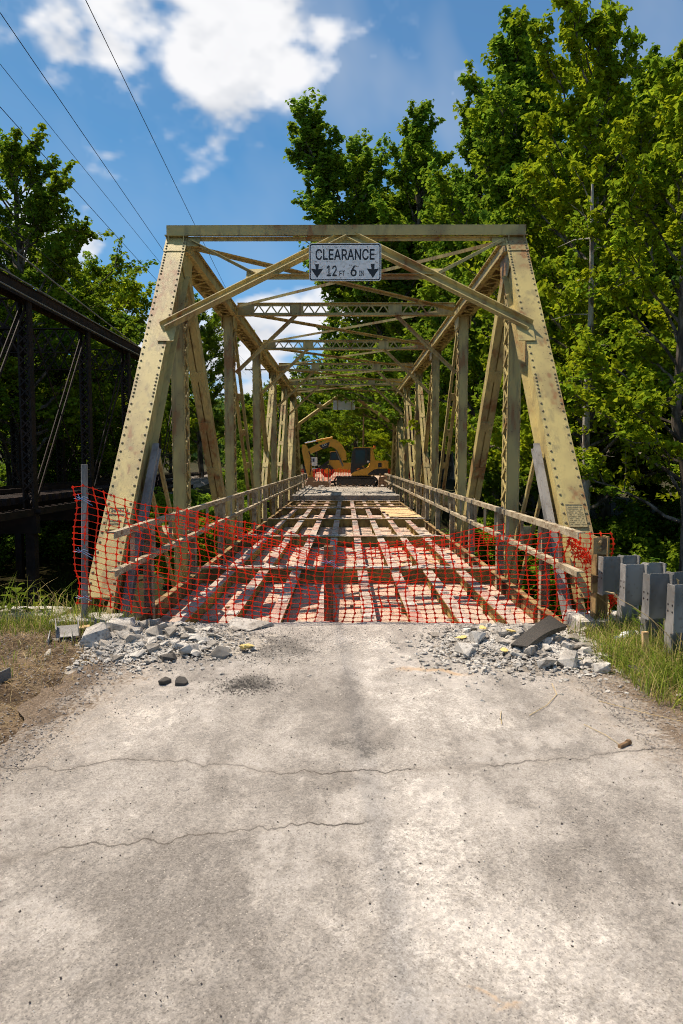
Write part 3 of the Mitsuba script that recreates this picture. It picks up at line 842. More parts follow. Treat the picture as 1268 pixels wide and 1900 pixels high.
fs = thing('far_sign', 'blank grey back of a rectangular sign on the far portal', 'sign')
m = M().box([-.62, YL[6] + .26, 4.18], [.45, YL[6] + .264, 4.70]); put('panel', m, 'white_panel', fs)
m = M().box([-.62, YL[6] + .235, 4.64], [.45, YL[6] + .2595, 4.70]); put('frame_bar', m, 'ochre_steel', fs)
for bx in (-.40, .28):
    m = M().box([bx - .02, YL[6] + .22, 4.15], [bx + .02, YL[6] + .234, 5.03]); put('bracket', m, 'paint', fs)

# ------------------------------------------------------------------ old railway bridge on the left
OB = thing('railway_bridge', 'dark rusty pin connected railway truss bridge in the shade left of the cream bridge', 'bridge')
oy = [10.6 + 4.4 * i for i in range(7)]; oz0, oz1 = .22, 6.30
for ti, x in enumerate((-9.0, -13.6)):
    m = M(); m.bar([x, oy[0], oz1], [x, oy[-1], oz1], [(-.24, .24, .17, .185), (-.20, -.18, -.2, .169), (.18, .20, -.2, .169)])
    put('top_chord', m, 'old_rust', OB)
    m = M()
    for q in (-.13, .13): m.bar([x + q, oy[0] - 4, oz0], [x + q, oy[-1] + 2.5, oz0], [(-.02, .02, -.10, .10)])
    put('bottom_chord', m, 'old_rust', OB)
    for i, y in enumerate(oy):
        m = M()
        for q in (-1, 1):
            m.box([x + q * .155 - .010, y - .12, oz0 - .2], [x + q * .155 + .010, y + .12, oz1 - .2])
            for e in (-1, 1):
                m.box([x + q * .155 + (-.010 if q < 0 else -.045), y + e * .1265 - .006, oz0 - .2], [x + q * .155 + (.045 if q < 0 else .010), y + e * .1265 + .006, oz1 - .2])
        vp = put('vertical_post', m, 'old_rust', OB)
        lc = M()
        for e in (-1, 1):
            lacing(lc, [x, y + e * .14, oz0 + .3], [x, y + e * .14, oz1 - .5], [1, 0, 0], .15, .30, w=.035, double=True)
        put('lattice', lc, 'old_rust', vp, kind='stuff')
        if i:
            m = M()
            for q in (-.07, .07): m.bar([x + q, y, oz1 - .25], [x + q, oy[i - 1], oz0], [(-.012, .012, -.045, .045)])
            put('eye_bars', m, 'old_rust', OB)
            m = M().tube([[x + .02, oy[i - 1], oz1 - .3], [x + .02, y, oz0 + .1]], .02, 6)
            put('counter_rod', m, 'old_rust', OB)
        m = M().tube([[x - .3, y, oz0], [x + .3, y, oz0]], .07, 10)
        put('pin', m, 'old_rust', OB, smooth=40)
for i, y in enumerate(oy):
    m = M().box([-13.7, y - .12, oz0 - .62], [-8.8, y + .12, oz0 - .12])
    put('floor_beam', m, 'old_rust', OB)
    m = M()
    m.bar([-13.5, y, oz1 - .1], [-9.1, y, oz1 - .1], [(-.08, .08, -.015, .015)]); m.bar([-13.5, y, oz1 - .9], [-9.1, y, oz1 - .9], [(-.06, .06, -.015, .015)])
    st = put('sway_strut', m, 'old_rust', OB)
    put('lattice', lacing(M(), [-13.4, y, oz1 - .5], [-9.2, y, oz1 - .5], [0, 0, 1], .38, .42, double=True), 'old_rust', st, kind='stuff')
m = M()
for xx in (-12.3, -10.4): m.bar([xx, oy[0] - 4, oz0 + .05], [xx, oy[-1] + 2, oz0 + .05], [(-.12, .12, -.17, .17)])
put('track_beams', m, 'old_rust', OB)
tie = mikit.ply(M().box([-13.0, -.11, oz0 + .23], [-9.25, .11, oz0 + .42]).done(), 'old_rust')
for i, y in enumerate(np.arange(10, 39, .48)):
    put('tie', {**tie, 'to_world': T().translate([0, float(y), 0])}, None, OB)
m = M()
for xx in (-12.05, -10.6): m.bar([xx, 8, oz0 + .50], [xx, 70, oz0 + .50], [(-.035, .035, -.075, .07)])
k = put('railway_track', m, 'old_rust'); tag(k, 'two rusty rails running over the dark railway bridge', 'railway track')
for px_, y in ((-9.0, 19.4), (-13.6, 19.4), (-9, 28.2), (-13.6, 28.2)):
    m = M().box([px_ - .13, y - .13, -4], [px_ + .13, y + .13, oz0 - .63])
    put('pier_post', m, 'old_rust', OB)

# ballast bank of the railway beyond the creek
bx = np.linspace(-17, -6.5, 34); by = np.linspace(34, 72, 70)
BX, BY = np.meshgrid(bx, by); d_ = np.abs(BX + 11.4)
BZ = .45 - .62 * np.clip(d_ - 1.6, 0, 9) + .10 * (meshkit.fbm(np.stack([BX * 2, BY * 2, 0 * BX], -1), 3, 4) - .5)
ii = (np.arange(69)[:, None] * 34 + np.arange(33)[None]).ravel()
put('railway_embankment', (np.stack([BX, BY, BZ], -1).reshape(-1, 3), np.vstack([np.stack([ii, ii + 1, ii + 35], 1), np.stack([ii, ii + 35, ii + 34], 1)])), 'ballast_stone', smooth=True, kind='structure')
n = 9000
px_ = rng.uniform(-16, -6.8, n); py_ = 34 + 24 * rng.random(n) ** 1.4; pz_ = .45 - .62 * np.clip(np.abs(px_ + 11.4) - 1.6, 0, 9)


def pebble_mesh(c, r, seed, squash=.6):
    """many little eight-sided stones in one mesh"""
    g = np.random.default_rng(seed); n = len(c)
    base = np.array([[1, 0, 0], [-1, 0, 0], [0, 1, 0], [0, -1, 0], [0, 0, 1], [0, 0, -1.0]])
    F = np.array([[0, 2, 4], [2, 1, 4], [1, 3, 4], [3, 0, 4], [2, 0, 5], [1, 2, 5], [3, 1, 5], [0, 3, 5]])
    v = base[None] * g.uniform(.6, 1.25, (n, 6, 1)); v = v + g.normal(0, .16, v.shape)
    q = g.normal(size=(n, 4)); q /= np.linalg.norm(q, axis=1, keepdims=True); w, x, y, z = q.T
    R = np.stack([1 - 2 * (y * y + z * z), 2 * (x * y - z * w), 2 * (x * z + y * w), 2 * (x * y + z * w), 1 - 2 * (x * x + z * z), 2 * (y * z - x * w), 2 * (x * z - y * w), 2 * (y * z + x * w), 1 - 2 * (x * x + y * y)], 1).reshape(n, 3, 3)
    v = np.einsum('nij,nkj->nki', R, v) * [1, 1, squash]
    v = v * np.asarray(r).reshape(n, 1, 1) + np.asarray(c)[:, None]
    return v.reshape(-1, 3), (F[None] + 6 * np.arange(n)[:, None, None]).reshape(-1, 3)


put('ballast', pebble_mesh(np.stack([px_, py_, pz_ + .02], 1), rng.uniform(.03, .075, n), 3), 'ballast_stone', kind='stuff')
tag('ballast', 'sunlit grey ballast stones on the railway bank')


# ------------------------------------------------------------------ trees
def rot_to(d):
    return unit(d)


def leaves(cl, cr, per, size, g, tint, vary=.22, droop=.25, fold=.25, root=None):
    """leaf faces in clumps: centres cl, radii cr; two folded triangles to a leaf; colours to a vertex"""
    n = len(cl) * per
    c = np.repeat(cl, per, 0); r = np.repeat(cr, per)
    o = g.normal(size=(n, 3)); o /= np.linalg.norm(o, axis=1, keepdims=True)
    o *= (1.25 * g.random(n) ** .75)[:, None] * [1, 1, .62]
    if root is not None:                                               # sprays: leaves sit along the twig, fuller towards its tip
        q = g.random(n) ** .6
        c = np.repeat(root, per, 0) * (1 - q)[:, None] + c * q[:, None]; r = r * (1.1 - .45 * q)
    p = c + o * r[:, None]
    up = np.stack([o[:, 0] * .55, o[:, 1] * .55, .75 + .3 * o[:, 2]], 1) + g.normal(0, .38, (n, 3)); up /= np.linalg.norm(up, axis=1, keepdims=True)
    a = np.cross(up, g.normal(size=(n, 3))); a /= np.linalg.norm(a, axis=1, keepdims=True); b = np.cross(up, a)
    s = size * g.uniform(.65, 1.3, n)[:, None]
    base = p - a * s * .5; tip = p + a * s * .55 - up * s * droop * .5
    lf = p + b * s * .42 + up * s * fold * .5; rt = p - b * s * .42 + up * s * fold * .5
    v = np.stack([base, rt, tip, lf], 1).reshape(-1, 3)
    i = np.arange(n)[:, None] * 4
    f = np.vstack([i + [0, 1, 2], i + [0, 2, 3]])
    k = np.repeat(g.normal(0, .5, len(cl)), per) + g.normal(0, .6, n)
    t = np.asarray(tint)[None] * np.exp(vary * k)[:, None]
    warm = np.clip(np.repeat(g.normal(.15, .5, len(cl)), per) + g.normal(0, .3, n), -1, 1.2)
    t = t * (1 + warm[:, None] * np.array([.28, .10, -.30]))
    return v, f, np.repeat(np.clip(t, .004, .75), 4, 0)


def make_tree(seed, H, base, R, nlimb, ntwig, per, size, tint, lean=(0, 0), lp=1.5, prof=None, clump=.5, trunk_r=.2, rise=.75, tup=.22):
    g = np.random.default_rng(seed)
    prof = prof or (lambda t: math.sin(math.pi * min(1, .12 + .88 * t) ** .75) ** .8)
    tz = np.linspace(0, 1, 12)
    wob = np.cumsum(g.normal(0, .012 * H, (12, 2)), 0) * .5
    trunk = np.stack([wob[:, 0] + lean[0] * tz ** lp * H, wob[:, 1] + lean[1] * tz ** lp * H, tz * H * .96 - .6], 1)
    w = M().tube(trunk, trunk_r * (1 - tz) ** .7 + .02, 9)
    cl, cr, rt_ = [], [], []
    at = lambda t: np.array([np.interp(t, tz, trunk[:, i]) for i in range(3)])
    for i in range(nlimb):
        t = base + (1 - base) * ((i + g.random() * .8) / nlimb); s = (t - base) / (1 - base)
        az = i * 2.399 + g.normal(0, .35); L = R * max(.14, prof(s)) * g.uniform(.5, 1.0) ** .5 * g.uniform(.75, 1.35)
        p0 = at(t * .97); el = rise * (.55 + .75 * s) + g.normal(0, .12)
        u = np.linspace(0, 1, 6)
        d0 = np.array([math.cos(az) * math.cos(el), math.sin(az) * math.cos(el), math.sin(el)])
        pts = p0 + u[:, None] * L * d0 + (u ** 2)[:, None] * np.array([0, 0, L * g.uniform(-.12, .25)])
        pts[1:-1] += g.normal(0, .03 * L, (4, 3))
        w.tube(pts, trunk_r * .34 * (1 - s * .6) * (1 - u * .85) + .008, 5, cap=False)
        k = max(3, int(ntwig * (L / R) + g.random() * 2))
        for j in range(k):
            q = g.uniform(.28, 1.0) ** .8; q = 1.0 if j == 0 else q
            pp = np.array([np.interp(q, u, pts[:, c]) for c in range(3)])
            dd = unit(d0 * .9 + g.normal(0, .62, 3) * [1, 1, .7] + [0, 0, tup]); tl = (.35 + L * .26) * g.uniform(.5, 1.35) * (1.1 - .3 * q)
            e = pp + dd * tl
            if g.random() < .55: w.tube([pp, (pp + e) / 2 + g.normal(0, .04 * tl, 3), e], [.022, .014, .006], 4, cap=False)
            cl.append(e); rt_.append(pp); cr.append(clump * g.uniform(.6, 1.3))
    for h in np.linspace(.86, 1.0, 5):
        cl.append(at(h * .99) + g.normal(0, .15, 3) + [0, 0, .5]); rt_.append(at(h * .97)); cr.append(clump * .8)
    v, f, c = leaves(np.array(cl), np.array(cr), per, size, g, tint, root=np.array(rt_))
    return w.done(), (v, f, c)


def tree_group(key, leafscale=1.0, bark='bark', **kw):
    (tv, tf), (v, f, c) = make_tree(**kw)
    scene[key] = {'type': 'shapegroup', 'trunk': mikit.ply((tv, tf), bark), 'crown': mikit.ply((v, f), 'leaf', color=c)}


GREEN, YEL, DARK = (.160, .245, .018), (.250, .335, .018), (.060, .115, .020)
tree_group('kind_broad', seed=1, H=15, base=.20, R=4.3, nlimb=52, ntwig=20, per=48, size=.17, tint=GREEN, clump=.25, trunk_r=.22)
tree_group('kind_tall', seed=2, H=20, base=.16, R=4.7, nlimb=70, ntwig=19, per=46, size=.20, tint=(.175, .275, .022), clump=.30, trunk_r=.26, rise=1.0, tup=.45, prof=lambda t: (1 - t) ** .7 * .95 + .14)
tree_group('kind_bright', seed=3, H=15, base=.16, R=3.9, nlimb=58, ntwig=19, per=44, size=.165, tint=YEL, clump=.25, trunk_r=.16, rise=.8, prof=lambda t: (1 - t) ** .5 * .8 + .2 * math.sin(9 * t) ** 2 + .08)
tree_group('kind_plume', seed=4, H=21, base=.42, R=4.3, nlimb=58, ntwig=17, per=46, size=.20, lp=1.9, tint=(.175, .275, .024), lean=(-.22, 0.0), clump=.30, trunk_r=.24, rise=1.0, tup=.45, prof=lambda t: (1 - t) ** .6 * .8 + .28)
tree_group('kind_dense', seed=5, H=13, base=.06, R=4.8, nlimb=60, ntwig=18, per=46, size=.21, tint=(.16, .25, .022), clump=.36, trunk_r=.22, rise=.6)
tree_group('kind_sunny', seed=15, H=13, base=.06, R=4.8, nlimb=60, ntwig=18, per=46, size=.20, tint=YEL, clump=.34, trunk_r=.22, rise=.6)
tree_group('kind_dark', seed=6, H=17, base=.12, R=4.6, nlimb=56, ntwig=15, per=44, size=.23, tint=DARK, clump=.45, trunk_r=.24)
tree_group('kind_bush', seed=7, H=2.6, base=.02, R=1.7, nlimb=26, ntwig=8, per=60, size=.13, tint=(.16, .26, .024), clump=.34, trunk_r=.04, rise=.6)


def tree(kind, name, x, y, z, s, rz, label, cat='tree', group=None, sx=1.0):
    key = numbered(name)
    scene[key] = {'type': 'instance', 'to_world': T().translate([x, y, z]).rotate([0, 0, 1], rz).scale([s * sx, s * sx, s]), 'g': {'type': 'ref', 'id': kind}}
    tag(key, label, cat, group)


# right bank, near to far
tree('kind_bright', 'maple_tree', 7.3, 15.2, -1.2, .80, 30, 'bright yellow green maple at the right edge of the photo above the guardrail posts', sx=.95)
tree('kind_bright', 'maple_tree', 7.55, 21.3, -2.2, 1.21, 200, 'tall bright green tree with a slim pale trunk right of the right end post', sx=.86)
tree('kind_bright', 'maple_tree', 12.0, 20.5, -1.8, 1.02, 110, 'yellow green maple crown second from the right edge of the photo')
tree('kind_broad', 'broadleaf_tree', 8.9, 37.5, -.6, 1.25, 222, 'green tree filling the gap behind the right end of the portal')
tree('kind_tall', 'tall_tree', 11.5, 27.0, -1.5, .98, 95, 'green tall tree behind the slim pale trunk')
tree('kind_broad', 'broadleaf_tree', 9.8, 26.0, -1.8, 1.22, 75, 'mid green broad tree rising behind the slim pale trunk')
tree('kind_tall', 'tall_tree', 7.0, 33.0, -1.2, 1.22, 20, 'tallest dark green tree with a spired top above the right end of the portal')
tree('kind_tall', 'tall_tree', 9.6, 36.0, -.8, 1.27, 160, 'tall dark tree behind the yellow green maples')
tree('kind_plume', 'leaning_tree', 4.9, 46.0, -.4, 1.20, 0, 'tall tree with a plume of foliage leaning left over the far end of the bridge', sx=1.28)
tree('kind_plume', 'leaning_tree', 7.2, 50.0, -.2, 1.13, 14, 'second leaning tree standing behind the foremost plume to its right', sx=1.2)
tree('kind_tall', 'tall_tree', 4.6, 53.0, -.1, 1.36, 60, 'green tree top filling the dip right behind the leaning plume')
tree('kind_tall', 'tall_tree', 5.6, 47.5, -.1, 1.33, 250, 'tall green tree beyond the bridge just right of the leaning plume')
tree('kind_tall', 'tall_tree', 7.9, 41.5, -.4, 1.22, 300, 'tall green tree between the leaning plume and the tallest spired tree')
tree('kind_broad', 'broadleaf_tree', 6.6, 50.0, -.1, 1.22, 10, 'rounded green tree beyond the bridge under the leaning plume')
tree('kind_broad', 'broadleaf_tree', 8.0, 34.5, -1.2, .86, 140, 'low green tree seen through the right truss beside the third post')
tree('kind_dense', 'dense_tree', 8.0, 27.5, -2.2, .74, 40, 'dense dark tree low behind the right truss')
tree('kind_dark', 'shade_tree', 10.6, 15.2, -2.8, .62, 33, 'low shaded tree behind the guardrail posts')
tree('kind_dark', 'shade_tree', 13.5, 26.5, -2.0, .95, 211, 'shaded dark tree deep in the right bank woods')
PT = thing('slim_tree', 'slim dead tree with a tall pale mottled trunk right of the right end post', 'tree')
u = np.linspace(0, 1, 16); gp = np.random.default_rng(3)
tp = np.stack([6.52 + .10 * np.cumsum(gp.normal(0, .35, 16)) * .5, 18.5 + 0 * u, -2.7 + 11.6 * u], 1)
put('trunk', M().tube(tp, .105 * (1 - u) ** .8 + .035, 9), 'pale_bark', PT, smooth=40)
for i in range(16):
    q = gp.uniform(.38, .97); p0 = np.array([np.interp(q, u, tp[:, c]) for c in range(3)]); az = gp.uniform(0, 6.28); l = gp.uniform(.4, 1.5)
    e = p0 + np.array([math.cos(az) * l, math.sin(az) * l, l * gp.uniform(-.2, .7)])
    put('branch', M().tube([p0, (p0 + e) / 2 + [0, 0, .08], e], [.022, .014, .004], 5), 'pale_bark', PT)
for i, (x, y, s, kd) in enumerate([(17, 30, 1.3, 'kind_dark'), (19, 24, 1.2, 'kind_dark'), (17.5, 17, 1.1, 'kind_dark'), (22, 36, 1.3, 'kind_dark'), (16, 42, 1.25, 'kind_tall'), (11, 46, 1.15, 'kind_tall'), (24, 46, 1.3, 'kind_dark'),
                                    (15, 52, 1.3, 'kind_dark'), (28, 30, 1.3, 'kind_dark'), (15.0, 12.5, 1.0, 'kind_dark'), (21, 54, 1.4, 'kind_tall'), (32, 40, 1.3, 'kind_dark'), (26, 20, 1.2, 'kind_dark')]):
    tree(kd, 'forest_tree', x, y, -1.5 + .12 * max(0, x - 16), s, i * 73, 'dark tree in the deep shade of the right bank woods', group='trees in the right bank woods')
for i, (x, y, s) in enumerate([(5.9, 22, .9), (6.8, 25, 1.2), (5.9, 29, 1.0), (8.8, 18, 1.1), (7.2, 31, 1.2), (10.5, 19, 1.2), (6.2, 18.5, .8), (13, 17.5, 1.2), (9.2, 22.5, 1.2), (11.5, 24, 1.3)]):
    tree('kind_bush', 'bush', x, y, float(ground_z(x, y)) - .05, s, i * 57, 'leafy green bush on the creek bank right of the bridge', 'bush', 'bushes on the right creek bank')
# beyond the far end of the bridge
for i, (x, y, s, kd) in enumerate([(-8.2, 86, .92, 'kind_sunny'), (-3.6, 84, .86, 'kind_dense'), (1.2, 80, 1.02, 'kind_sunny'), (5.4, 74, 1.15, 'kind_dense'), (9.0, 64, 1.1, 'kind_broad'), (-6.0, 100, 1.1, 'kind_broad'), (2.6, 92, 1.45, 'kind_broad'),
                                    (7.4, 84, 1.5, 'kind_tall'), (11.5, 70, 1.5, 'kind_tall'), (-13, 92, .85, 'kind_dense'), (-11.5, 108, 1.0, 'kind_broad'), (13, 84, 1.5, 'kind_broad'), (-0.9, 96, 1.22, 'kind_tall'), (4.5, 62, .62, 'kind_sunny')]):
    tree(kd, 'hillside_tree', x, y, .2, s, i * 47, 'green tree beyond the far end of the bridge', group='trees beyond the far end of the bridge')
# left side
tree('kind_broad', 'left_bank_tree', -13.6, 29.0, -.6, 1.10, 15, 'tall dark green tree at the left edge behind the railway bridge')
tree('kind_tall', 'left_bank_tree', -16.8, 26.0, -.6, .80, 95, 'dark leafy tree behind the leftmost tree at the left edge')
tree('kind_sunny', 'left_bank_tree', -15.5, 44.0, .2, 1.14, 70, 'bright yellow green rounded tree just left of the left end post')
tree('kind_broad', 'left_bank_tree', -15.6, 32.5, -.4, .94, 200, 'leafy green tree filling in behind the tall left edge tree')
tree('kind_dense', 'left_bank_tree', -13.8, 37.5, .1, .86, 140, 'rounded green tree low behind the railway bridge chord')
tree('kind_broad', 'left_bank_tree', -10.6, 50.0, .2, .92, 120, 'mid green tree seen between the left end post and the second post')
tree('kind_bright', 'left_bank_tree', -19.0, 38.0, 0, .80, 31, 'yellow green tree behind the lattice of the railway bridge')
for i, (x, y, s, kd) in enumerate([(-22, 33, .8, 'kind_sunny'), (-25, 40, .9, 'kind_bright'), (-20.5, 50, 1.0, 'kind_sunny'), (-27, 54, 1.2, 'kind_dense'), (-23, 64, 1.0, 'kind_sunny'), (-31, 34, 1.2, 'kind_dark'),
                                    (-34, 66, 1.2, 'kind_dense'), (-19, 74, .9, 'kind_dense'), (-28, 24, 1.1, 'kind_dark'), (-36, 48, 1.2, 'kind_dense'), (-18.5, 60, .72, 'kind_dense'), (-29, 18, 1.1, 'kind_dark')]):
    tree(kd, 'forest_tree', x, y, .1 + .14 * max(0, -x - 24), s, i * 61, 'tree in the woods behind the dark railway bridge', group='trees behind the railway bridge')
for i, (x, y, s) in enumerate([(-15.5, 34, 1.3), (-17, 30, 1.1), (-16.5, 39.5, 1.2), (-6.0, 41, 1.0), (-5.4, 44.5, 1.1), (-6.3, 48, 1.3), (-5.2, 38.2, .8), (-4.9, 36.5, .7), (-19, 31, 1.5), (-18.5, 27, 1.3), (-6.7, 53, 1.4), (-20, 44, 1.5), (-22, 36, 1.4), (-15.8, 25.5, 1.1), (-5.0, 33.8, .8), (-5.6, 31.5, .7), (-4.7, 21.5, .8), (-4.6, 25.5, .95), (-5.0, 29.0, 1.0), (-6.2, 23.5, .9), (-6.6, 27.5, 1.1)]):
    tree('kind_bush', 'bush', x, y, float(ground_z(x, y)) - .05, s, i * 83, 'sunlit green bush by the railway left of the bridge', 'bush', 'bushes left of the bridge')

# far wooded ridge: one mass of big leaf clumps
g = np.random.default_rng(31); n = 2600
rx, ryy = g.uniform(-110, 60, n), g.uniform(150, 330, n)
v, f, c = leaves(np.stack([rx, ryy, ground_z(rx, ryy) + g.uniform(0, 7, n)], 1), g.uniform(2.5, 4.5, n), 26, 1.5, g, (.075, .13, .03))
put('ridge_woods', (v, f), 'leaf', kind='stuff', color=c)
tag('ridge_woods', 'far wooded ridge low behind the left truss')

ORD = 'first second third fourth fifth sixth seventh eighth ninth tenth eleventh twelfth thirteenth fourteenth fifteenth sixteenth seventeenth eighteenth nineteenth twentieth twenty-first twenty-second twenty-third twenty-fourth'.split()
for grp_ in sorted({d['group'] for d in labels.values() if d.get('group') and d.get('category') in ('tree', 'bush')}):
    ks = [k for k, d in labels.items() if d.get('group') == grp_]
    ks.sort(key=lambda k: np.array(scene[k]['to_world'].matrix)[0, 3] / np.array(scene[k]['to_world'].matrix)[1, 3])
    for i, k in enumerate(ks): labels[k]['label'] += ', %s from the left' % ORD[i]

# ------------------------------------------------------------------ poles and wires
def utility_pole(x, y, h, arms, label, r=1.0):
    t = thing('utility_pole', label, 'utility pole')
    put('pole', M().tube([[x, y, -.3], [x, y, h * .5], [x, y, h]], [.15 * r, .13 * r, .10 * r], 10), 'weathered_wood', t, smooth=40)
    for z in arms:
        put('crossarm', M().box([x - 1.2, y - .2, z - .06], [x + 1.2, y - .1, z + .06]), 'weathered_wood', t)
        for q in (-1.1, -.5, .5, 1.1):
            put('insulator', M().tube([[x + q, y - .15, z + .06], [x + q, y - .15, z + .2], [x + q, y - .15, z + .26]], [.05, .06, .03], 8), 'sign_white', t)
        if arms:
            put('arm_brace', M().bar([x, y - .12, z - .8], [x + .7, y - .12, z - .06], [(-.02, .02, -.02, .02)]).bar([x, y - .12, z - .8], [x - .7, y - .12, z - .06], [(-.02, .02, -.02, .02)]), 'steel_grey', t)
    return t


utility_pole(-9.9, 76, 12.2, [11.7], 'tall wooden utility pole with one crossarm seen through the left truss')
utility_pole(-8.6, 118, 11.6, [11.0], 'distant utility pole whose crossarm shows left of the far portal')
utility_pole(1.55, 60, 5.6, [], 'thin brown pole standing above the excavator cab', .55)
utility_pole(-10.0, 64, 2.9, [], 'short grey pole by the railway between the left posts', .6)
wires = [((-3.2, -30), (-8.8, 76), 11.9, .35), ((-5.1, -30), (-11.0, 76), 11.9, .35), ((-6.4, -30), (-10.4, 76), 11.9, .9), ((-6.9, -30), (-11.0, 76), 11.2, .6)]
for i, ((xa, ya), (xb, yb), z, sag) in enumerate(wires):
    u = np.linspace(0, 1, 40)
    pts = np.stack([xa + (xb - xa) * u, ya + (yb - ya) * u, z - 4 * sag * u * (1 - u)], 1)
    k = put('power_line', M().tube(pts, .0075 if i == 2 else .0105, 5), 'cable_black')
    tag(k, ['black power line, the one nearest the bridge', 'black power line second from the bridge', 'thin black power line between two thicker ones', 'lowest black power line at the left edge'][i], 'cable', 'power lines crossing the sky')
for i, (p0, p1, r, lb) in enumerate([((-7.4, 8, 7.0), (-8.9, 33, 6.4), .022, 'pale cable sloping past the left end post above the railway bridge'),
                                     ((-8.62, 9, 6.62), (-8.62, 37, 6.46), .022, 'upper pale cable running along the railway bridge top chord'),
                                     ((-8.62, 9, 6.25), (-8.62, 37, 6.16), .022, 'lower pale cable running along the railway bridge top chord'),
                                     ((-9.2, 8, 8.6), (-9.0, 60, 6.2), .012, 'thin dark cable in front of the bright tree at left')]):
    u = np.linspace(0, 1, 24)[:, None]
    pts = np.array(p0) * (1 - u) + np.array(p1) * u; pts[:, 2] -= 4 * .12 * (u * (1 - u))[:, 0]
    k = put('cable', M().tube(pts, r, 6), 'old_cable' if i < 3 else 'cable_black'); tag(k, lb, 'cable')

# ------------------------------------------------------------------ excavator beyond the far end
EX = thing('excavator', 'yellow tracked excavator with a black cab frame parked across the far end of the bridge', 'excavator')
ey = 43.0


def pr(poly, y0, y1, dz=0.0):
    return M().prism([(a, b + dz) for a, b in poly], ey + y0, ey + y1)


put('boom', pr([(.05, 1.75), (.02, 2.25), (-.25, 2.75), (-.62, 3.06), (-1.0, 3.10), (-1.5, 2.92), (-2.45, 2.42), (-2.5, 2.20), (-2.30, 2.12), (-1.45, 2.50), (-1.0, 2.62), (-.72, 2.52), (-.5, 2.22), (-.32, 1.70)], .75, 1.1), 'machine_yellow', EX)
put('boom_decal', pr([(-1.72, 2.66), (-1.02, 2.90), (-1.12, 2.56), (-1.45, 2.42)], .737, .7495), 'machine_black', EX)
t = meshkit.text_mesh('CAT', .13, .004, True); v = np.array(t.vertices); v = v * [.34 / v[:, 0].max(), 1, 1]; ca, sa = math.cos(.38), math.sin(.38)
put('boom_lettering', M().add(np.stack([v[:, 0] * ca - v[:, 1] * sa - 1.50, ey + .732 - v[:, 2], v[:, 0] * sa + v[:, 1] * ca + 2.57], 1), t.faces), 'sign_white', EX)
put('stick', pr([(-2.78, 2.75), (-2.55, 2.72), (-2.38, 2.35), (-2.20, 1.55), (-2.10, .45), (-2.35, .35), (-2.62, 1.35), (-2.82, 2.35)], .78, 1.06), 'machine_yellow', EX)
put('stick_cylinder', M().tube([[-1.9, ey + .9, 2.98], [-.85, ey + .9, 3.18]], .07, 10), 'machine_yellow', EX, smooth=40)
put('cylinder_rod', M().tube([[-2.62, ey + .9, 2.83], [-1.9, ey + .9, 2.975]], .045, 10), 'bright_steel', EX, smooth=40)
put('bucket_linkage', pr([(-2.75, 1.30), (-2.62, 1.35), (-2.45, .60), (-2.58, .45)], .85, .98), 'machine_black', EX)
put('bucket', pr([(-2.62, .10), (-2.35, .02), (-1.95, .06), (-1.85, .30), (-2.05, .62), (-2.40, .62)], .5, 1.3), 'bucket_steel', EX)
for q in (.55, .75, .95, 1.15):
    put('bucket_tooth', pr([(-2.75, .05), (-2.55, .02), (-2.55, .10)], q, q + .09), 'steel_grey', EX)
put('boom_cylinder', M().tube([[-.18, ey + .68, 1.35], [-.62, ey + .68, 2.35]], .06, 8), 'steel_grey', EX)
put('hydraulic_hose', M().tube([[-2.36, ey + .7, 2.3], [-2.22, ey + .66, 1.9], [-2.24, ey + .68, 1.2], [-2.3, ey + .7, .8]], .03, 6), 'rubber', EX)
cab = put('cab', pr([(.32, .84), (.30, 1.1), (.42, 2.28), (.62, 2.50), (1.55, 2.50), (1.55, 1.58), (.9, 1.32)], .45, 1.5).prism([(.4, .86), (1.3, .86), (1.3, 1.3), (.4, 1.0)], ey + .46, ey + 1.49), 'machine_black', EX)
put('door_window', pr([(.58, 1.52), (.62, 2.36), (1.22, 2.36), (1.22, 1.52)], .437, .447), 'tinted_glass', cab)
put('lower_window', pr([(.50, 1.02), (.52, 1.40), (.98, 1.40)], .437, .447), 'tinted_glass', cab)
put('rear_window', pr([(1.34, 1.66), (1.34, 2.36), (1.5, 2.36), (1.5, 1.66)], .437, .447), 'tinted_glass', cab)
put('roof', pr([(.44, 2.505), (.62, 2.56), (1.85, 2.56), (1.85, 2.505)], .42, 1.53), 'machine_yellow', cab)
put('door_sticker', pr([(1.35, 1.60), (1.35, 1.70), (1.48, 1.70), (1.48, 1.60)], .430, .436), 'sign_white', cab)
put('warning_lamp', M().tube([[1.82, ey + .6, 2.56], [1.82, ey + .6, 2.66]], .09, 8).box([1.75, ey + .45, 2.46], [1.90, ey + .6, 2.555]), 'orange_lamp', EX)
put('house', pr([(.36, .76), (.36, .90), (.62, 1.03), (1.50, 1.32), (1.56, 1.62), (1.57, 2.50), (1.72, 2.50), (1.86, 1.72), (2.62, 1.70), (2.66, 1.2), (2.66, .76)], .44, 2.4), 'machine_yellow', EX)
put('side_decal', pr([(1.38, .80), (1.46, .92), (1.80, 1.15), (2.05, 1.20), (2.655, 1.20), (2.655, .80)], .43, .4395), 'machine_black', EX)
put('engine_grille', pr([(2.05, 1.28), (2.05, 1.56), (2.28, 1.56), (2.28, 1.28)], .43, .4395), 'machine_black', EX)
put('counterweight', M().box([2.40, ey + .40, 1.22], [2.70, ey + 2.38, 1.69]), 'machine_yellow', EX)
put('turntable', M().tube([[1.0, ey + 1.4, .60], [1.0, ey + 1.4, .77]], .62, 20), 'machine_black', EX)
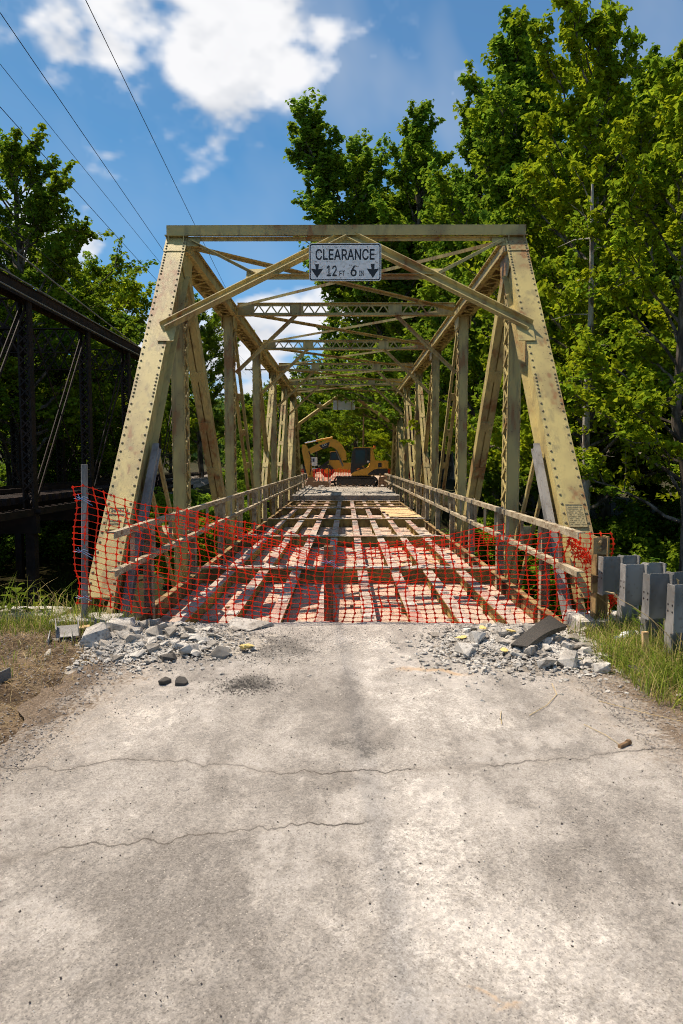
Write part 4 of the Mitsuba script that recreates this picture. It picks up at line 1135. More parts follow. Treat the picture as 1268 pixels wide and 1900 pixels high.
for q in (0.35, 2.05):
    tr = M(); ring = [(-.62, .14), (-.72, .36), (-.58, .58), (1.85, .58), (2.02, .36), (1.90, .14)]
    outer = Polygon(ring).buffer(.10); inner = Polygon(ring).buffer(.02)
    for gm in [outer.difference(inner)]:
        tm = trimesh.creation.extrude_polygon(gm, .5, engine='earcut'); vv = np.array(tm.vertices)
        tr.add(np.stack([vv[:, 0], ey + q + .5 - vv[:, 2], vv[:, 1] + .0], 1), tm.faces)
    for xx in np.arange(-.6, 1.9, .16):
        tr.box([xx, ey + q - .01, .005], [xx + .05, ey + q + .51, .04]); tr.box([xx, ey + q - .01, .682], [xx + .05, ey + q + .51, .715])
    tk = put('crawler_track', tr, 'rubber', EX)
    put('track_frame', M().box([-.60, ey + q + .06, .15], [1.88, ey + q + .44, .565]), 'machine_black', tk)
    for xx in np.arange(-.35, 1.8, .42):
        put('track_roller', M().tube([[xx, ey + q + .02, .16], [xx, ey + q + .48, .16]], .085, 10), 'bucket_steel', tk)
put('dozer_blade', M().prism([(-1.05, .03), (-.95, .12), (-1.02, .32), (-.93, .52), (-1.0, .55), (-1.12, .32)], ey + .2, ey + 2.7), 'bright_steel', EX)
put('blade_arm', M().bar([-.95, ey + .9, .3], [-.3, ey + .9, .42], [(-.06, .06, -.06, .06)]).bar([-.95, ey + 1.9, .3], [-.3, ey + 1.9, .42], [(-.06, .06, -.06, .06)]), 'machine_black', EX)

SB = thing('steel_bucket', 'rusty brown digging bucket standing on the slab left of the excavator tracks', 'bucket')
put('shell', M().prism([(-2.15, .03), (-1.02, .03), (-.98, .30), (-1.15, .46), (-2.0, .46), (-2.2, .28)], 41.2, 42.0), 'bucket_steel', SB)
put('hinge_plates', M().box([-1.68, 41.3, .46], [-1.62, 41.8, .68]).box([-1.42, 41.3, .46], [-1.36, 41.8, .68]), 'steel_grey', SB)
SB = thing('steel_bucket', 'narrow brown bucket standing upright right of the excavator tracks', 'bucket')
put('shell', M().prism([(2.0, .03), (2.45, .03), (2.47, .45), (2.42, .72), (2.05, .72), (1.99, .45)], 41.3, 41.9), 'bucket_steel', SB)
put('hinge_plates', M().box([2.06, 41.35, .72], [2.12, 41.7, .92]).box([2.34, 41.35, .72], [2.40, 41.7, .92]).box([2.0, 41.28, .05], [2.05, 41.299, .7]).box([2.40, 41.28, .05], [2.45, 41.299, .7]), 'bucket_steel', SB)

# wheel loader behind it
LO = thing('wheel_loader', 'yellow wheel loader parked behind the excavator boom', 'loader'); ey = 55.0
put('body', pr([(-1.25, 1.0), (-1.35, 1.75), (-.25, 1.75), (-.2, 1.55), (1.4, 1.5), (1.5, .8), (-.6, .75)], -.55, .55), 'machine_yellow', LO)
cab = put('cab', pr([(-1.30, 1.76), (-1.22, 2.40), (-.30, 2.40), (-.25, 1.76)], -.5, .5), 'machine_black', LO)
put('roof', pr([(-1.30, 2.405), (-1.25, 2.48), (-.2, 2.48), (-.2, 2.405)], -.56, .56), 'machine_yellow', cab)
put('corner_post', pr([(-.32, 1.76), (-.32, 2.40), (-.18, 2.40), (-.14, 1.76)], -.53, -.502), 'machine_yellow', cab)
put('side_window', pr([(-1.18, 1.82), (-1.13, 2.34), (-.78, 2.34), (-.78, 1.82)], -.515, -.507), 'tinted_glass', cab)
put('door_window', pr([(-.70, 1.82), (-.70, 2.34), (-.40, 2.34), (-.38, 1.82)], -.515, -.507), 'tinted_glass', cab)
for q in (-.45, .35):
    put('lift_arm', pr([(-1.35, 1.78), (-1.2, 1.66), (-2.45, .72), (-2.65, .70), (-2.60, .85)], q, q + .12), 'machine_black', LO)
put('lift_cylinder', M().tube([[-1.35, ey - .3, 1.35], [-1.75, ey - .3, 1.2]], .06, 8), 'machine_yellow', LO)
put('loader_bucket', pr([(-2.7, .40), (-3.2, .42), (-3.0, .50), (-2.75, .55), (-2.6, 1.0), (-2.5, .9), (-2.5, .45)], -1.1, 1.1), 'bucket_steel', LO)
for xx in (-1.45, .95):
    for q in (-.98, .62):
        n_ = 28; tt = np.arange(n_) * 2 * math.pi / n_
        rr = .48 + .02 * (np.arange(n_) % 2)
        wh = thing_part = put('wheel', M().prism(np.stack([xx + rr * np.cos(tt), .90 + rr * np.sin(tt)], 1), ey + q, ey + q + .36), 'rubber', LO)
        put('rim', M().tube([[xx, ey + q - .02, .90], [xx, ey + q + .38, .90]], .24, 14), 'machine_yellow', wh)

WP = thing('site_trailer', 'small white trailer far beyond the loader arms', 'trailer')
put('body', M().box([-3.9, 70, 1.2], [-3.0, 72, 2.1]), 'white_panel', WP)
for q in (-3.6, -3.3): put('window', M().box([q - .1, 69.97, 1.6], [q + .1, 69.999, 1.95]), 'label_navy', WP)
put('chassis', M().box([-3.9, 70.1, .75], [-3.0, 71.9, .95]), 'white_panel', WP)
for q in (-3.7, -3.2): put('wheel', M().tube([[q, 70, .62], [q, 70.2, .62]], .25, 12), 'rubber', WP)

# ------------------------------------------------------------------ orange safety fence
def net_mesh(pos, nc, nr, node=.0165, hw=.0029, vw=.0046, th=.0018, seed=0):
    """pos(i, j) -> point; star-shaped welds, thin cross strands, a little wider long strands"""
    m = M(); Pn = np.array([[pos(i, j) for j in range(nr)] for i in range(nc)])
    for i in range(nc):
        for j in range(nr):
            p = Pn[i, j]
            tx = unit(Pn[min(i + 1, nc - 1), j] - Pn[max(i - 1, 0), j]); tz = unit(Pn[i, min(j + 1, nr - 1)] - Pn[i, max(j - 1, 0)]); ny_ = unit(np.cross(tx, tz))
            s = []
            for a in range(8):
                an = a * math.pi / 4; rr = node * (1.25 if a % 4 == 2 else 1.05 if a % 2 == 0 else .72)
                s.append(tx * math.cos(an) * rr + tz * math.sin(an) * rr)
            s = np.array(s); v = np.vstack([p + s + ny_ * th, p + s - ny_ * th])
            f = [[0, a, a + 1] for a in range(1, 7)] + [[8, 8 + a + 1, 8 + a] for a in range(1, 7)] + sum([[[a, 8 + a, 8 + (a + 1) % 8], [a, 8 + (a + 1) % 8, (a + 1) % 8]] for a in range(8)], [])
            m.add(v, f)
            if i + 1 < nc: m.bar(p, Pn[i + 1, j], [(-th * .8, th * .8, -hw, hw)], up=tz)
            if j + 1 < nr: m.bar(p, Pn[i, j + 1], [(-th * .8, th * .8, -vw, vw)], up=tx)
    return m


fx = [-2.66, -2.58, -2.22, -1.39, -.45, -.01, .65, 1.43, 2.31, 2.62]
ftop = [1.41, 1.43, 1.28, 1.10, .90, .81, .825, .885, .95, .95]
fbot = [.26, .235, .15, .0, -.03, .0, -.005, -.035, -.01, .10]
NC, NR = 57, 19
gn = np.random.default_rng(5); jit = gn.normal(0, .004, (NC, NR, 3))
lo = meshkit.noise(np.stack([np.arange(NC) * .33, np.zeros(NC), np.zeros(NC)], -1), 4) - .5


def net_pos(i, j):
    u = i / (NC - 1); x = -2.66 + 5.28 * u; z1, z0 = np.interp(x, fx, ftop), np.interp(x, fx, fbot)
    t = j / (NR - 1)
    t2 = t - .055 * math.exp(-((x + .18) / 1.1) ** 2) * math.sin(math.pi * t) * (1 if t > .5 else .3)
    y = np.interp(x, [-2.7, -2.4, -1.4, -.18, 1.4, 2.3, 2.7], [6.66, 6.74, 7.03, 7.03, 7.05, 6.88, 6.68]) + .05 * lo[i] * math.sin(math.pi * t) + .02 * math.sin(j * .9 + i * .4)
    return np.array([x + .02 * math.sin(j * .55 + i * .21), y, z0 + (z1 - z0) * t2 + .010 * math.sin(i * .8 + j * .3)]) + jit[i, j] * .7


SF = thing('safety_fence', 'torn orange plastic mesh barrier fence stretched across the bridge entrance', 'safety fence')
put('mesh', net_mesh(net_pos, NC, NR), 'net_plastic', SF)


def fold_pos(i, j):
    u = i / 33; x = -1.75 + 3.4 * u
    zc = np.interp(x, [-1.75, -.18, 1.65], [1.0, .60, .83])
    return np.array([x, np.interp(x, [-2, -.18, 2], [7.10, 7.10, 7.12]), zc + j * (.02 + .035 * abs(x + .18) / 1.6) + .006 * math.sin(i * 1.3)])


put('folded_mesh', net_mesh(fold_pos, 34, 4, node=.009), 'net_plastic', SF)
gb = np.random.default_rng(12); m = M()
for i in range(170):
    u = gb.random(); c = np.array([2.28, 6.90, .86]) * (1 - u) + np.array([2.60, 6.80, .50]) * u + gb.normal(0, .025, 3)
    d = gb.normal(size=3) * [.7, .4, .9]; l = gb.uniform(.03, .09)
    e = c + unit(d) * l; mid = (c + e) / 2 + gb.normal(0, .012, 3)
    m.bar(c, mid, [(-.0015, .0015, -.005, .005)]); m.bar(mid, e, [(-.0015, .0015, -.004, .004)])
for i in range(120):
    u = gb.random(); c = np.array([2.60, 6.62, .42]) * (1 - u) + np.array([2.74, 6.50, .10]) * u + gb.normal(0, .03, 3)
    d = gb.normal(size=3) * [.5, .4, 1.]; e = c + unit(d) * gb.uniform(.03, .10)
    m.bar(c, e, [(-.0015, .0015, -.005, .005)])
put('bunched_mesh', m, 'net_plastic', SF, kind='stuff', label='crumpled bunch of orange mesh by the right post')
for (x, y, z, n) in ((-2.585, 6.66, 1.30, 3), (-2.60, 6.66, .78, 3), (-2.6, 6.66, .32, 2), (-.18, 7.02, .62, 3)):
    m = M()
    for q in range(n):
        m.tube(np.array([[x + (q - 1) * .02 - .05, y - .02, z + .02 * q], [x - .01, y - .035, z + .01 * q - .01], [x + .03, y - .03, z - .02 * q + .02], [x + .07 + .02 * q, y - .02, z - .035 * q]]), .0025, 5)
    put('tie_string', m, 'twine', SF)

m = M().tube([[-2.63, 6.74, -.2], [-2.595, 6.72, .8], [-2.57, 6.71, 1.63]], .033, 12)
k = put('fence_post', m, 'galvanized', smooth=40); tag(k, 'round grey steel post standing left of the left end post, orange mesh tied to it', 'post')
m = M().box([-.228, 7.06, -.445], [-.132, 7.15, .775])
k = put('fence_stake', m, 'weathered_wood'); tag(k, 'brown square wooden stake holding the orange mesh in mid span', 'wooden stake')
FP = thing('rail_end_post', 'rusty ochre steel post with bolted clips at the end of the right railing', 'post')
put('column', M().box([2.44, 6.60, .10], [2.455, 6.74, .93]).box([2.455, 6.665, .10], [2.545, 6.677, .925]).box([2.545, 6.60, .10], [2.56, 6.74, .93]), 'ochre_steel', FP)
for z0, z1 in ((.76, .92), (.38, .55)):
    cp = put('clip_plate', M().box([2.40, 6.585, z0], [2.53, 6.599, z1]), 'ochre_steel', FP)
    for q in (.35, .72):
        put('bolt', M().dome([2.465, 6.585, z0 + (z1 - z0) * q], [0, -1, 0], .024, .024, 8), 'ochre_steel', cp)

# ------------------------------------------------------------------ guardrail posts, right
for i, (y, x, zt) in enumerate(((6.40, 2.50, .765), (5.86, 2.49, .775), (5.36, 2.47, .775), (4.99, 2.49, .755))):
    G = thing('guardrail_post', ['galvanized guardrail post nearest the right end post', 'galvanized guardrail post second from the right end post', 'galvanized guardrail post third from the right end post', 'galvanized guardrail post cut by the right edge of the photo'][i], 'guardrail post', 'bare guardrail posts in a row on the right')
    yaw = math.radians((5, 4, 7, 5)[i]); R = np.array([[math.cos(yaw), -math.sin(yaw), 0], [math.sin(yaw), math.cos(yaw), 0], [0, 0, 1]])

    def turned(m):
        v, f = m.done(); return M().add(v @ R.T + [x, y, 0], f)
    b = M().box([-.098, -.05, zt - .36], [-.088, .05, zt]).box([-.0879, -.004, zt - .36], [.0879, .004, zt]).box([.088, -.05, zt - .36], [.098, .05, zt])
    bk = put('blockout', turned(b), 'galvanized', G)
    for zz in (zt - .15, zt - .20):
        for q in (-.028, .028):
            put('bolt_hole', turned(M().tube([[-.0995, q * 1.0, zz], [-.097, q, zz]], .009, 8)), 'sign_black', bk)
    b = M().box([.1005, -.05, -.5], [.1105, .05, zt + .01]).box([.1106, -.004, -.5], [.2505, .004, zt + .01]).box([.2506, -.05, -.5], [.2606, .05, zt + .01])
    put('post', turned(b), 'galvanized', G)
    put('bolt', turned(M().dome([.08, -.0055, zt - .33], [0, -1, 0], .012, .01)), 'steel_grey', G)
k = put('survey_stake', M().bar([2.44, 5.45, -.1], [2.43, 5.47, .28], [(-.022, .022, -.018, .018)], up=[0, 1, 0]), 'new_wood'); tag(k, 'short pale split wooden stake in the grass beside the guardrail posts', 'wooden stake')

# ------------------------------------------------------------------ rubble: broken concrete
def rock(seed, flat=1.0, detail=True):
    g = np.random.default_rng(seed)
    p = g.normal(size=(13, 3)); p = np.sign(p) * np.abs(p) ** .6; p /= np.linalg.norm(p, axis=1, keepdims=True); p *= g.uniform(.75, 1.1, (13, 1)); p[:, 2] *= flat
    h = trimesh.convex.convex_hull(p)
    if detail:
        h = h.subdivide().subdivide(); v = np.array(h.vertices)
        h.vertices = v + (v / np.linalg.norm(v, axis=1, keepdims=True)) * ((meshkit.fbm(v * 3.0 + seed, 3, seed) - .5) * .13 + (meshkit.noise(v * 13 + seed, seed) - .5) * .045)[:, None]
    return np.array(h.vertices), np.array(h.faces)


CH = [mikit.ply(rock(100 + i, (1.0, .75, .55, .35)[i % 4]), 'concrete', smooth=16) for i in range(16)]
CD = [mikit.ply(rock(140 + i, (1.0, .7, .5, .35)[i % 4]), 'old_concrete', smooth=16) for i in range(8)]
AS = [mikit.ply(rock(200 + i, .8), 'asphalt_dark', smooth=20) for i in range(3)]
YC = [mikit.ply(rock(300 + i, .3), 'yellow_paint') for i in range(2)]


def pile_z(x, y):
    return .11 * np.exp(-((x - 1.55) / .52) ** 2 - ((y - 6.02) / .50) ** 2) + .10 * np.exp(-((x + 1.85) / .42) ** 2 - ((y - 6.25) / .42) ** 2) + .03 * np.exp(-((x + 1.1) / .4) ** 2 - ((y - 6.2) / .4) ** 2)


def chunk(src, x, y, s, label, cat='rubble', group=None, sq=1.0, name='concrete_chunk', z=None, g=rng):
    k = numbered(name); zz = pile_z(x, y) if z is None else z
    scene[k] = {**src, 'to_world': T().translate([float(x), float(y), float(zz + s * .30 * sq)]).rotate([0, 0, 1], float(g.uniform(0, 360))).rotate([1, 0, 0], float(g.normal(0, 16))).scale([s * float(g.uniform(.8, 1.3)), s * float(g.uniform(.75, 1.1)), s * sq * float(g.uniform(.7, 1.0))])}
    return tag(k, label, cat, group)


gr = np.random.default_rng(77)
# named large pieces
chunk(CH[0], -2.26, 6.02, .17, 'largest pale angular concrete block at the left rubble beside the broken channel', sq=1.05, z=.0)
chunk(CH[4], -2.12, 6.42, .235, 'big grey concrete block behind the largest angular block left', sq=.8, z=.0)
chunk(CH[8], -1.98, 6.10, .12, 'grey concrete block leaning right of the largest angular block', z=.02)
chunk(CH[2], -1.33, 5.78, .125, 'upright round topped grey concrete piece with a yellow painted face in the left rubble', sq=1.2, z=.0)
chunk(AS[0], -1.48, 5.60, .088, 'dark asphalt lump touching the upright grey concrete piece', z=-.01, name='asphalt_lump', cat='asphalt')
chunk(AS[1], -1.36, 5.00, .058, 'small dark asphalt lump, left one of the pair on the pale road', z=-.005, name='asphalt_lump', cat='asphalt')
chunk(AS[2], -1.225, 4.99, .088, 'flat dark asphalt lump, right one of the pair on the pale road', sq=.6, z=-.01, name='asphalt_lump', cat='asphalt')
chunk(YC[0], -.875, 5.88, .075, 'broken slab piece with a yellow painted face lying alone on dark grit', sq=1.8, z=.0)
chunk(CH[7], -.93, 6.78, .30, 'flat long pale concrete sheet at the broken road edge left', sq=.45, z=.0)
chunk(CH[5], 2.05, 6.62, .17, 'pale concrete slab piece lying against the right bearing block', sq=.5)
for (x, y, s, lb) in ((2.02, 5.30, .085, 'pale angular chunk at the front right of the right rubble pile'), (1.80, 5.42, .12, 'large pale chunk near the lower end of the bent steel channel'),
                      (1.62, 5.36, .10, 'pale chunk at the front of the right rubble pile, below the bent steel channel'), (1.17, 5.95, .12, 'flat pale chunk at the left part of the right rubble pile'),
                      (1.02, 5.72, .105, 'grey chunk with a shaded right face at the left front of the right pile')):
    chunk(CH[gr.integers(16)], x, y, s, lb)
for (x, y, s, lb) in ((2.52, 5.85, .10, 'dark brown asphalt chunk under the plastic bottle'), (2.38, 5.66, .10, 'brown asphalt chunk at the right end of the rubble'), (2.27, 5.24, .085, 'flat dark asphalt slab apart from the right rubble pile')):
    chunk(AS[gr.integers(3)], x, y, s, lb, name='asphalt_lump', cat='asphalt', z=.02, sq=.7)
for (x, y, z) in ((1.32, 5.62, .07), (1.28, 6.3, .09), (1.46, 5.95, .15), (1.95, 6.48, .08), (1.05, 6.1, .05)):
    chunk(YC[gr.integers(2)], x, y, .06, 'thin yellow painted flake in the right rubble pile', group='yellow flakes in the right rubble pile', z=z)
for i in range(150):
    x, y = 1.60 + gr.normal(0, .34), 6.0 + gr.normal(0, .31)
    y = min(y, 6.78); y = max(y, 5.2 + .15 * gr.random()); x = min(max(x, .78), 2.45)
    chunk(CD[gr.integers(8)] if gr.random() < .30 else CH[gr.integers(16)], x, y, .022 + .062 * gr.random() ** 1.7, 'pale broken concrete chunk in the rubble pile on the right', group='concrete chunks of the right rubble pile', g=gr)
for i in range(120):
    x, y = -1.86 + gr.normal(0, .34), 6.14 + gr.normal(0, .33)
    y = min(y, 6.72); x = min(max(x, -2.55), -.7); y = max(y, 5.15 + gr.random() * .3)
    chunk(CD[gr.integers(8)] if gr.random() < .35 else CH[(gr.integers(4) * 4 + 3) if gr.random() < .6 else gr.integers(16)], x, y, .02 + .075 * gr.random() ** 1.8, 'thin broken concrete flake in the rubble on the left', group='concrete flakes of the left rubble', g=gr)
# the fines between the chunks
n = 17000
s_ = gr.random(n) < .55
c = np.stack([np.where(s_, 1.58 + gr.normal(0, .38, n), -1.80 + gr.normal(0, .38, n)), np.where(s_, 6.02, 6.18) + gr.normal(0, .36, n)], 1)
c[:, 1] = np.minimum(c[:, 1], 6.86 - .1 * gr.random(n))
put('rubble', pebble_mesh(np.column_stack([c, pile_z(c[:, 0], c[:, 1]) + .004]), .004 + .026 * gr.random(n) ** 2.4, 8), 'concrete', kind='stuff')
tag('rubble', 'crushed pale concrete fragments between the chunks at the road end')
hx, hy = np.meshgrid(np.linspace(-2.7, 2.6, 110), np.linspace(5.1, 6.85, 44))
hz = pile_z(hx, hy) + .03 * (meshkit.fbm(np.stack([hx * 9, hy * 9, 0 * hx], -1), 3, 4) - .95)
ii = (np.arange(43)[:, None] * 110 + np.arange(109)[None]).ravel()
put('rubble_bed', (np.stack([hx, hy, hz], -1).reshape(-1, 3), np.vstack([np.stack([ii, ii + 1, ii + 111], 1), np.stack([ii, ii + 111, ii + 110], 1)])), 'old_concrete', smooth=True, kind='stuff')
tag('rubble_bed', 'packed broken concrete under the two rubble piles')
# loose grit over the road
n = 15000
gy_ = 1.7 + 5.1 * gr.random(n) ** .8; gx_ = gr.uniform(-2.3, 2.4, n)
keep = (np.abs(gx_) < .25 + .53 * gy_) & (meshkit.noise(np.stack([gx_ * 1.6, gy_ * 1.6, 0 * gx_], -1), 2) + .12 * (np.abs(gx_) > 1) > gr.random(n) * .9)
gx_, gy_ = gx_[keep], gy_[keep]; n = len(gx_)
dk = gr.random(n) < .45
size = .0014 + .0052 * gr.random(n) ** 3.5 * (.5 + gy_ / 6)
put('grit', pebble_mesh(np.stack([gx_[~dk], gy_[~dk], 0 * gx_[~dk] + .002], 1), size[~dk], 9), 'concrete', kind='stuff'); tag('grit', 'loose pale grit scattered over the road')
put('dark_grit', pebble_mesh(np.stack([gx_[dk], gy_[dk], 0 * gx_[dk] + .002], 1), size[dk], 10), 'asphalt_dark', kind='stuff'); tag('dark_grit', 'loose dark grit scattered over the road')
n = 2600
c = np.stack([np.concatenate([-.74 + gr.normal(0, .13, n // 2), -.85 + gr.normal(0, .32, n // 2)]), np.concatenate([4.93 + gr.normal(0, .12, n // 2), 6.1 + gr.normal(0, .3, n // 2)]), np.full(n, .003)], 1)
put('crushed_asphalt', pebble_mesh(c, .002 + .006 * gr.random(n) ** 2, 11), 'asphalt_dark', kind='stuff'); tag('crushed_asphalt', 'dark crushed asphalt spilled on the road')
n = 9000
c = np.stack([np.where(gr.random(n) < .5, -1.75 - 1.6 * gr.random(n) ** 1.4, 1.75 + 1.2 * gr.random(n) ** 1.4), gr.uniform(3.2, 6.8, n)], 1)
put('shoulder_gravel', pebble_mesh(np.column_stack([c, np.where(np.abs(c[:, 0] - .05) < 2.1, .004, ground_z(c[:, 0], c[:, 1]) + .006)]), .003 + .008 * gr.random(n) ** 2, 13), 'ballast_stone', kind='stuff'); tag('shoulder_gravel', 'brown gravel on the road shoulders')

# small single things on the road
for (x, y, s, lb) in ((1.52, 4.12, .012, 'small pale stone right of the rusty bolt'),):
    pass
m = M().tube([[1.585, 3.85, .013], [1.652, 3.90, .015]], .0125, 8).tube([[1.652, 3.90, .015], [1.668, 3.912, .015]], .018, 6)
k = put('rusty_bolt', m, 'weathered_wood'); tag(k, 'short rusty brown bolt lying alone at the right of the road', 'bolt')
for i, (pts, r, lb) in enumerate([([(1.20, 4.35), (1.36, 4.52), (1.50, 4.75), (1.535, 4.98)], .0024, 'bent thin dry twig standing nearest the right rubble'), ([(.985, 4.20), (1.0, 4.30), (1.03, 4.42)], .0022, 'short dry twig left of the bent one'),
                                  ([(1.75, 4.62), (1.95, 4.40), (2.2, 4.2)], .002, 'long dry grass stalk at the right road edge'), ([(1.50, 4.20), (1.57, 4.02), (1.6, 3.9)], .0018, 'thin dry stalk touching the rusty bolt')]):
    p = np.array([(a, b, .008 + .004 * (j % 2)) for j, (a, b) in enumerate(pts)])
    k = put('dry_twig', M().tube(p, r, 5), 'dry_stalk'); tag(k, lb, 'twig')
for i, (x, y, s, lb) in enumerate([(-.28, 5.18, .020, 'single dark stone on the road below the centre stake'), (2.36, 4.72, .030, 'single pale stone at the edge of the right grass'), (2.02, 4.93, .022, 'small pale stone between the right rubble and the grass'), (-.09, 6.12, .03, 'single thin pale flake lying on the middle of the road')]):
    chunk(CH[i + 3], x, y, s, lb, name='loose_stone', cat='stone', z=0.0, sq=.8 if i < 3 else .3)

# bent steel channel on the right pile
BC = thing('bent_channel', 'dark curved piece of steel channel lying on the right rubble pile', 'steel scrap')
u = np.linspace(0, 1, 15)
cl = np.stack([1.45 + .42 * u + .06 * u * u, 5.62 + .50 * u, .125 + .055 * np.sin(u * 2.2) + .05 * u ** 2], 1)
tw = 1.0 * u ** 2
m = M(); prof = [(-.075, .0), (-.075, -.045), (-.065, -.045), (-.063, -.010), (.063, -.010), (.065, -.045), (.075, -.045), (.075, .0)]
rings = []
for i in range(15):
    w_ = unit(np.gradient(cl, axis=0)[i]); s0 = unit(np.cross(w_, [0, 0, 1])); n0 = np.cross(s0, w_)
    a = .05 - tw[i] * .45; sd = s0 * math.cos(a) + n0 * math.sin(a); nn = np.cross(sd, w_)
    sc = 1 + .25 * u[i] ** 2
    rings.append([cl[i] + sd * p * sc + nn * q for p, q in prof])
rings = np.array(rings).reshape(-1, 3); f = []
for i in range(14):
    for j in range(8):
        a0, b0 = i * 8 + j, i * 8 + (j + 1) % 8; f += [[a0, b0, b0 + 8], [a0, b0 + 8, a0 + 8]]
for o, flip in ((0, 1), (14 * 8, 0)):
    for tri in ((0, 1, 2), (0, 2, 3), (0, 3, 4), (0, 4, 7), (4, 5, 7), (5, 6, 7)):
        t3 = [o + t for t in tri]; f.append(t3[::-1] if flip else t3)
m.add(rings, f); put('channel', m, 'scorched_steel', BC, smooth=35)

# scrap left of the road: short broken channels and a long galvanized one
for i, (c0, yaw, pit, L, lb) in enumerate([((-2.56, 6.16, .10), 24, 20, .24, 'upper of two short grey channel offcuts stacked by the big concrete block'), ((-2.58, 6.06, .02), 20, 4, .28, 'lower of two short grey channel offcuts stacked by the big concrete block'),
                                           ((-2.68, 4.55, .02), -14, 6, .9, 'grey galvanized channel lying on the soil at the left edge of the photo')]):
    w2 = .20 if i < 2 else .16
    d = np.array([math.sin(math.radians(-yaw)) * math.cos(math.radians(pit)), math.cos(math.radians(-yaw)) * math.cos(math.radians(pit)), math.sin(math.radians(pit)) * .6]); d = unit(d)
    c0 = np.array(c0)
    m = M().bar(c0 - d * L / 2, c0 + d * L / 2, [(-w2 / 2, w2 / 2, 0, .008), (-w2 / 2, -w2 / 2 + .008, .0081, .085), (w2 / 2 - .008, w2 / 2, .0081, .085)])
    k = put('channel_offcut', m, 'galvanized'); tag(k, lb, 'steel scrap')
k = put('wood_scrap', M().bar([-2.72, 6.42, .03], [-2.48, 6.50, .06], [(-.045, .045, 0, .015)]), 'new_wood'); tag(k, 'short pale board scrap behind the channel offcuts', 'board')

# lumber and plywood on the stripped deck
for i, (x0, x1, y0, y1, z) in enumerate([(1.30, 2.24, 20.1, 21.2, .004), (1.26, 2.18, 21.25, 22.3, .006), (1.18, 2.14, 22.35, 24.1, .005)]):
    k = put('plywood_sheet', M().bar([(x0 + x1) / 2, y0, z], [(x0 + x1) / 2 + .03, y1, z], [(-(x1 - x0) / 2, (x1 - x0) / 2, 0, .02)]), 'new_wood')
    tag(k, ['nearest pale plywood sheet on the stringers', 'middle pale plywood sheet on the stringers', 'farthest pale plywood sheet on the stringers'][i] + ' at the right of the deck', 'plywood sheet', 'plywood sheets laid on the stringers')
for i, (x0, x1, y, lb) in enumerate([(-1.95, -.42, 26.6, 'left'), (.42, 2.1, 26.6, 'right'), (-2.05, -.35, 24.75, 'left'), (.35, 2.05, 24.75, 'right')]):
    k = put('timber_batten', M().bar([x0, y, .002], [x1, y + .04, .002], [(-.06, .06, 0, .045)]), 'new_wood')
    tag(k, ('far' if i < 2 else 'near') + ' pale timber batten across the stringers on the ' + lb + ' in front of the slab', 'timber')
gd = np.random.default_rng(55)
for i in range(26):
    x, y = gd.uniform(-2.1, 2.1), gd.uniform(7.3, 15); L = gd.uniform(.06, .5); a = gd.normal(0, .7)
    if min(abs(x - q) for q in SX) < .12: continue
    p0 = np.array([x, y, -.244]); p1 = p0 + L * np.array([math.cos(a) * .4, math.sin(a), 0])
    k = put('wood_splinter', M().bar(p0, p1, [(-.02, .02, 0, .018)]), 'weathered_wood' if gd.random() < .6 else 'new_wood')
    tag(k, 'loose wood scrap lying on the form boards between the stringers', 'wood scrap', 'wood scraps on the form boards')
n = 1500
c = np.stack([gd.uniform(-2.25, 2.25, n), 7 + 22 * gd.random(n) ** 1.5, np.full(n, -.243)], 1)
put('deck_debris', pebble_mesh(c, .006 + .028 * gd.random(n) ** 3, 15), 'old_concrete', kind='stuff'); tag('deck_debris', 'crumbs of concrete on the form boards below the stringers')
n = 420
c = np.stack([gd.uniform(-2.3, 2.3, n), gd.uniform(29.5, 41, n), np.full(n, .21)], 1); c = c[(c[:, 0] < -1.0) | (gd.random(n) < .35)]
put('slab_debris', pebble_mesh(c, .02 + .10 * gd.random(len(c)) ** 2.5, 17), 'concrete', kind='stuff'); tag('slab_debris', 'broken concrete scraps along the left side of the remaining slab')

# far orange fence and approach
def far_pos(x0, x1, y, n):
    return lambda i, j: np.array([x0 + (x1 - x0) * i / (n - 1), y + .1 * math.sin(i * .35), .12 + j * .098 + .04 * math.sin(i * .5)])


FF = thing('safety_fence', 'far orange mesh barrier fence behind the excavator', 'safety fence')
put('mesh', net_mesh(far_pos(-3.6, 1.4, 47.5, 46), 46, 11, node=.02, hw=.007, vw=.018, th=.004), 'net_plastic', FF)
put('mesh', net_mesh(far_pos(2.6, 4.6, 47.5, 18), 18, 11, node=.02, hw=.007, vw=.018, th=.004), 'net_plastic', FF)
for x in (-3.6, -1.2, 1.3, 3.4):
    put('stake', M().box([x - .03, 47.56, -.1], [x + .03, 47.62, 1.3]), 'weathered_wood', FF)

# ------------------------------------------------------------------ plastic bottle
PB = thing('plastic_bottle', 'clear plastic bottle with a blue cap and dark label lying by the guardrail posts', 'bottle')
a, b = np.array([2.44, 6.06, .07]), np.array([2.66, 6.12, .085]); L = lambda t: a + (b - a) * t
put('body', M().tube([L(t) for t in (.03, .12, .25, .32, .55, .9, .97, 1.0)], [.016, .018, .042, .050, .051, .050, .045, .03], 14), 'bottle_plastic', PB, smooth=50)
put('cap', M().tube([L(-.06), L(.035)], .021, 12), 'blue_plastic', PB, smooth=40)
put('label_band', M().tube([L(.50), L(.80)], .0525, 14, cap=False), 'label_navy', PB, smooth=50)

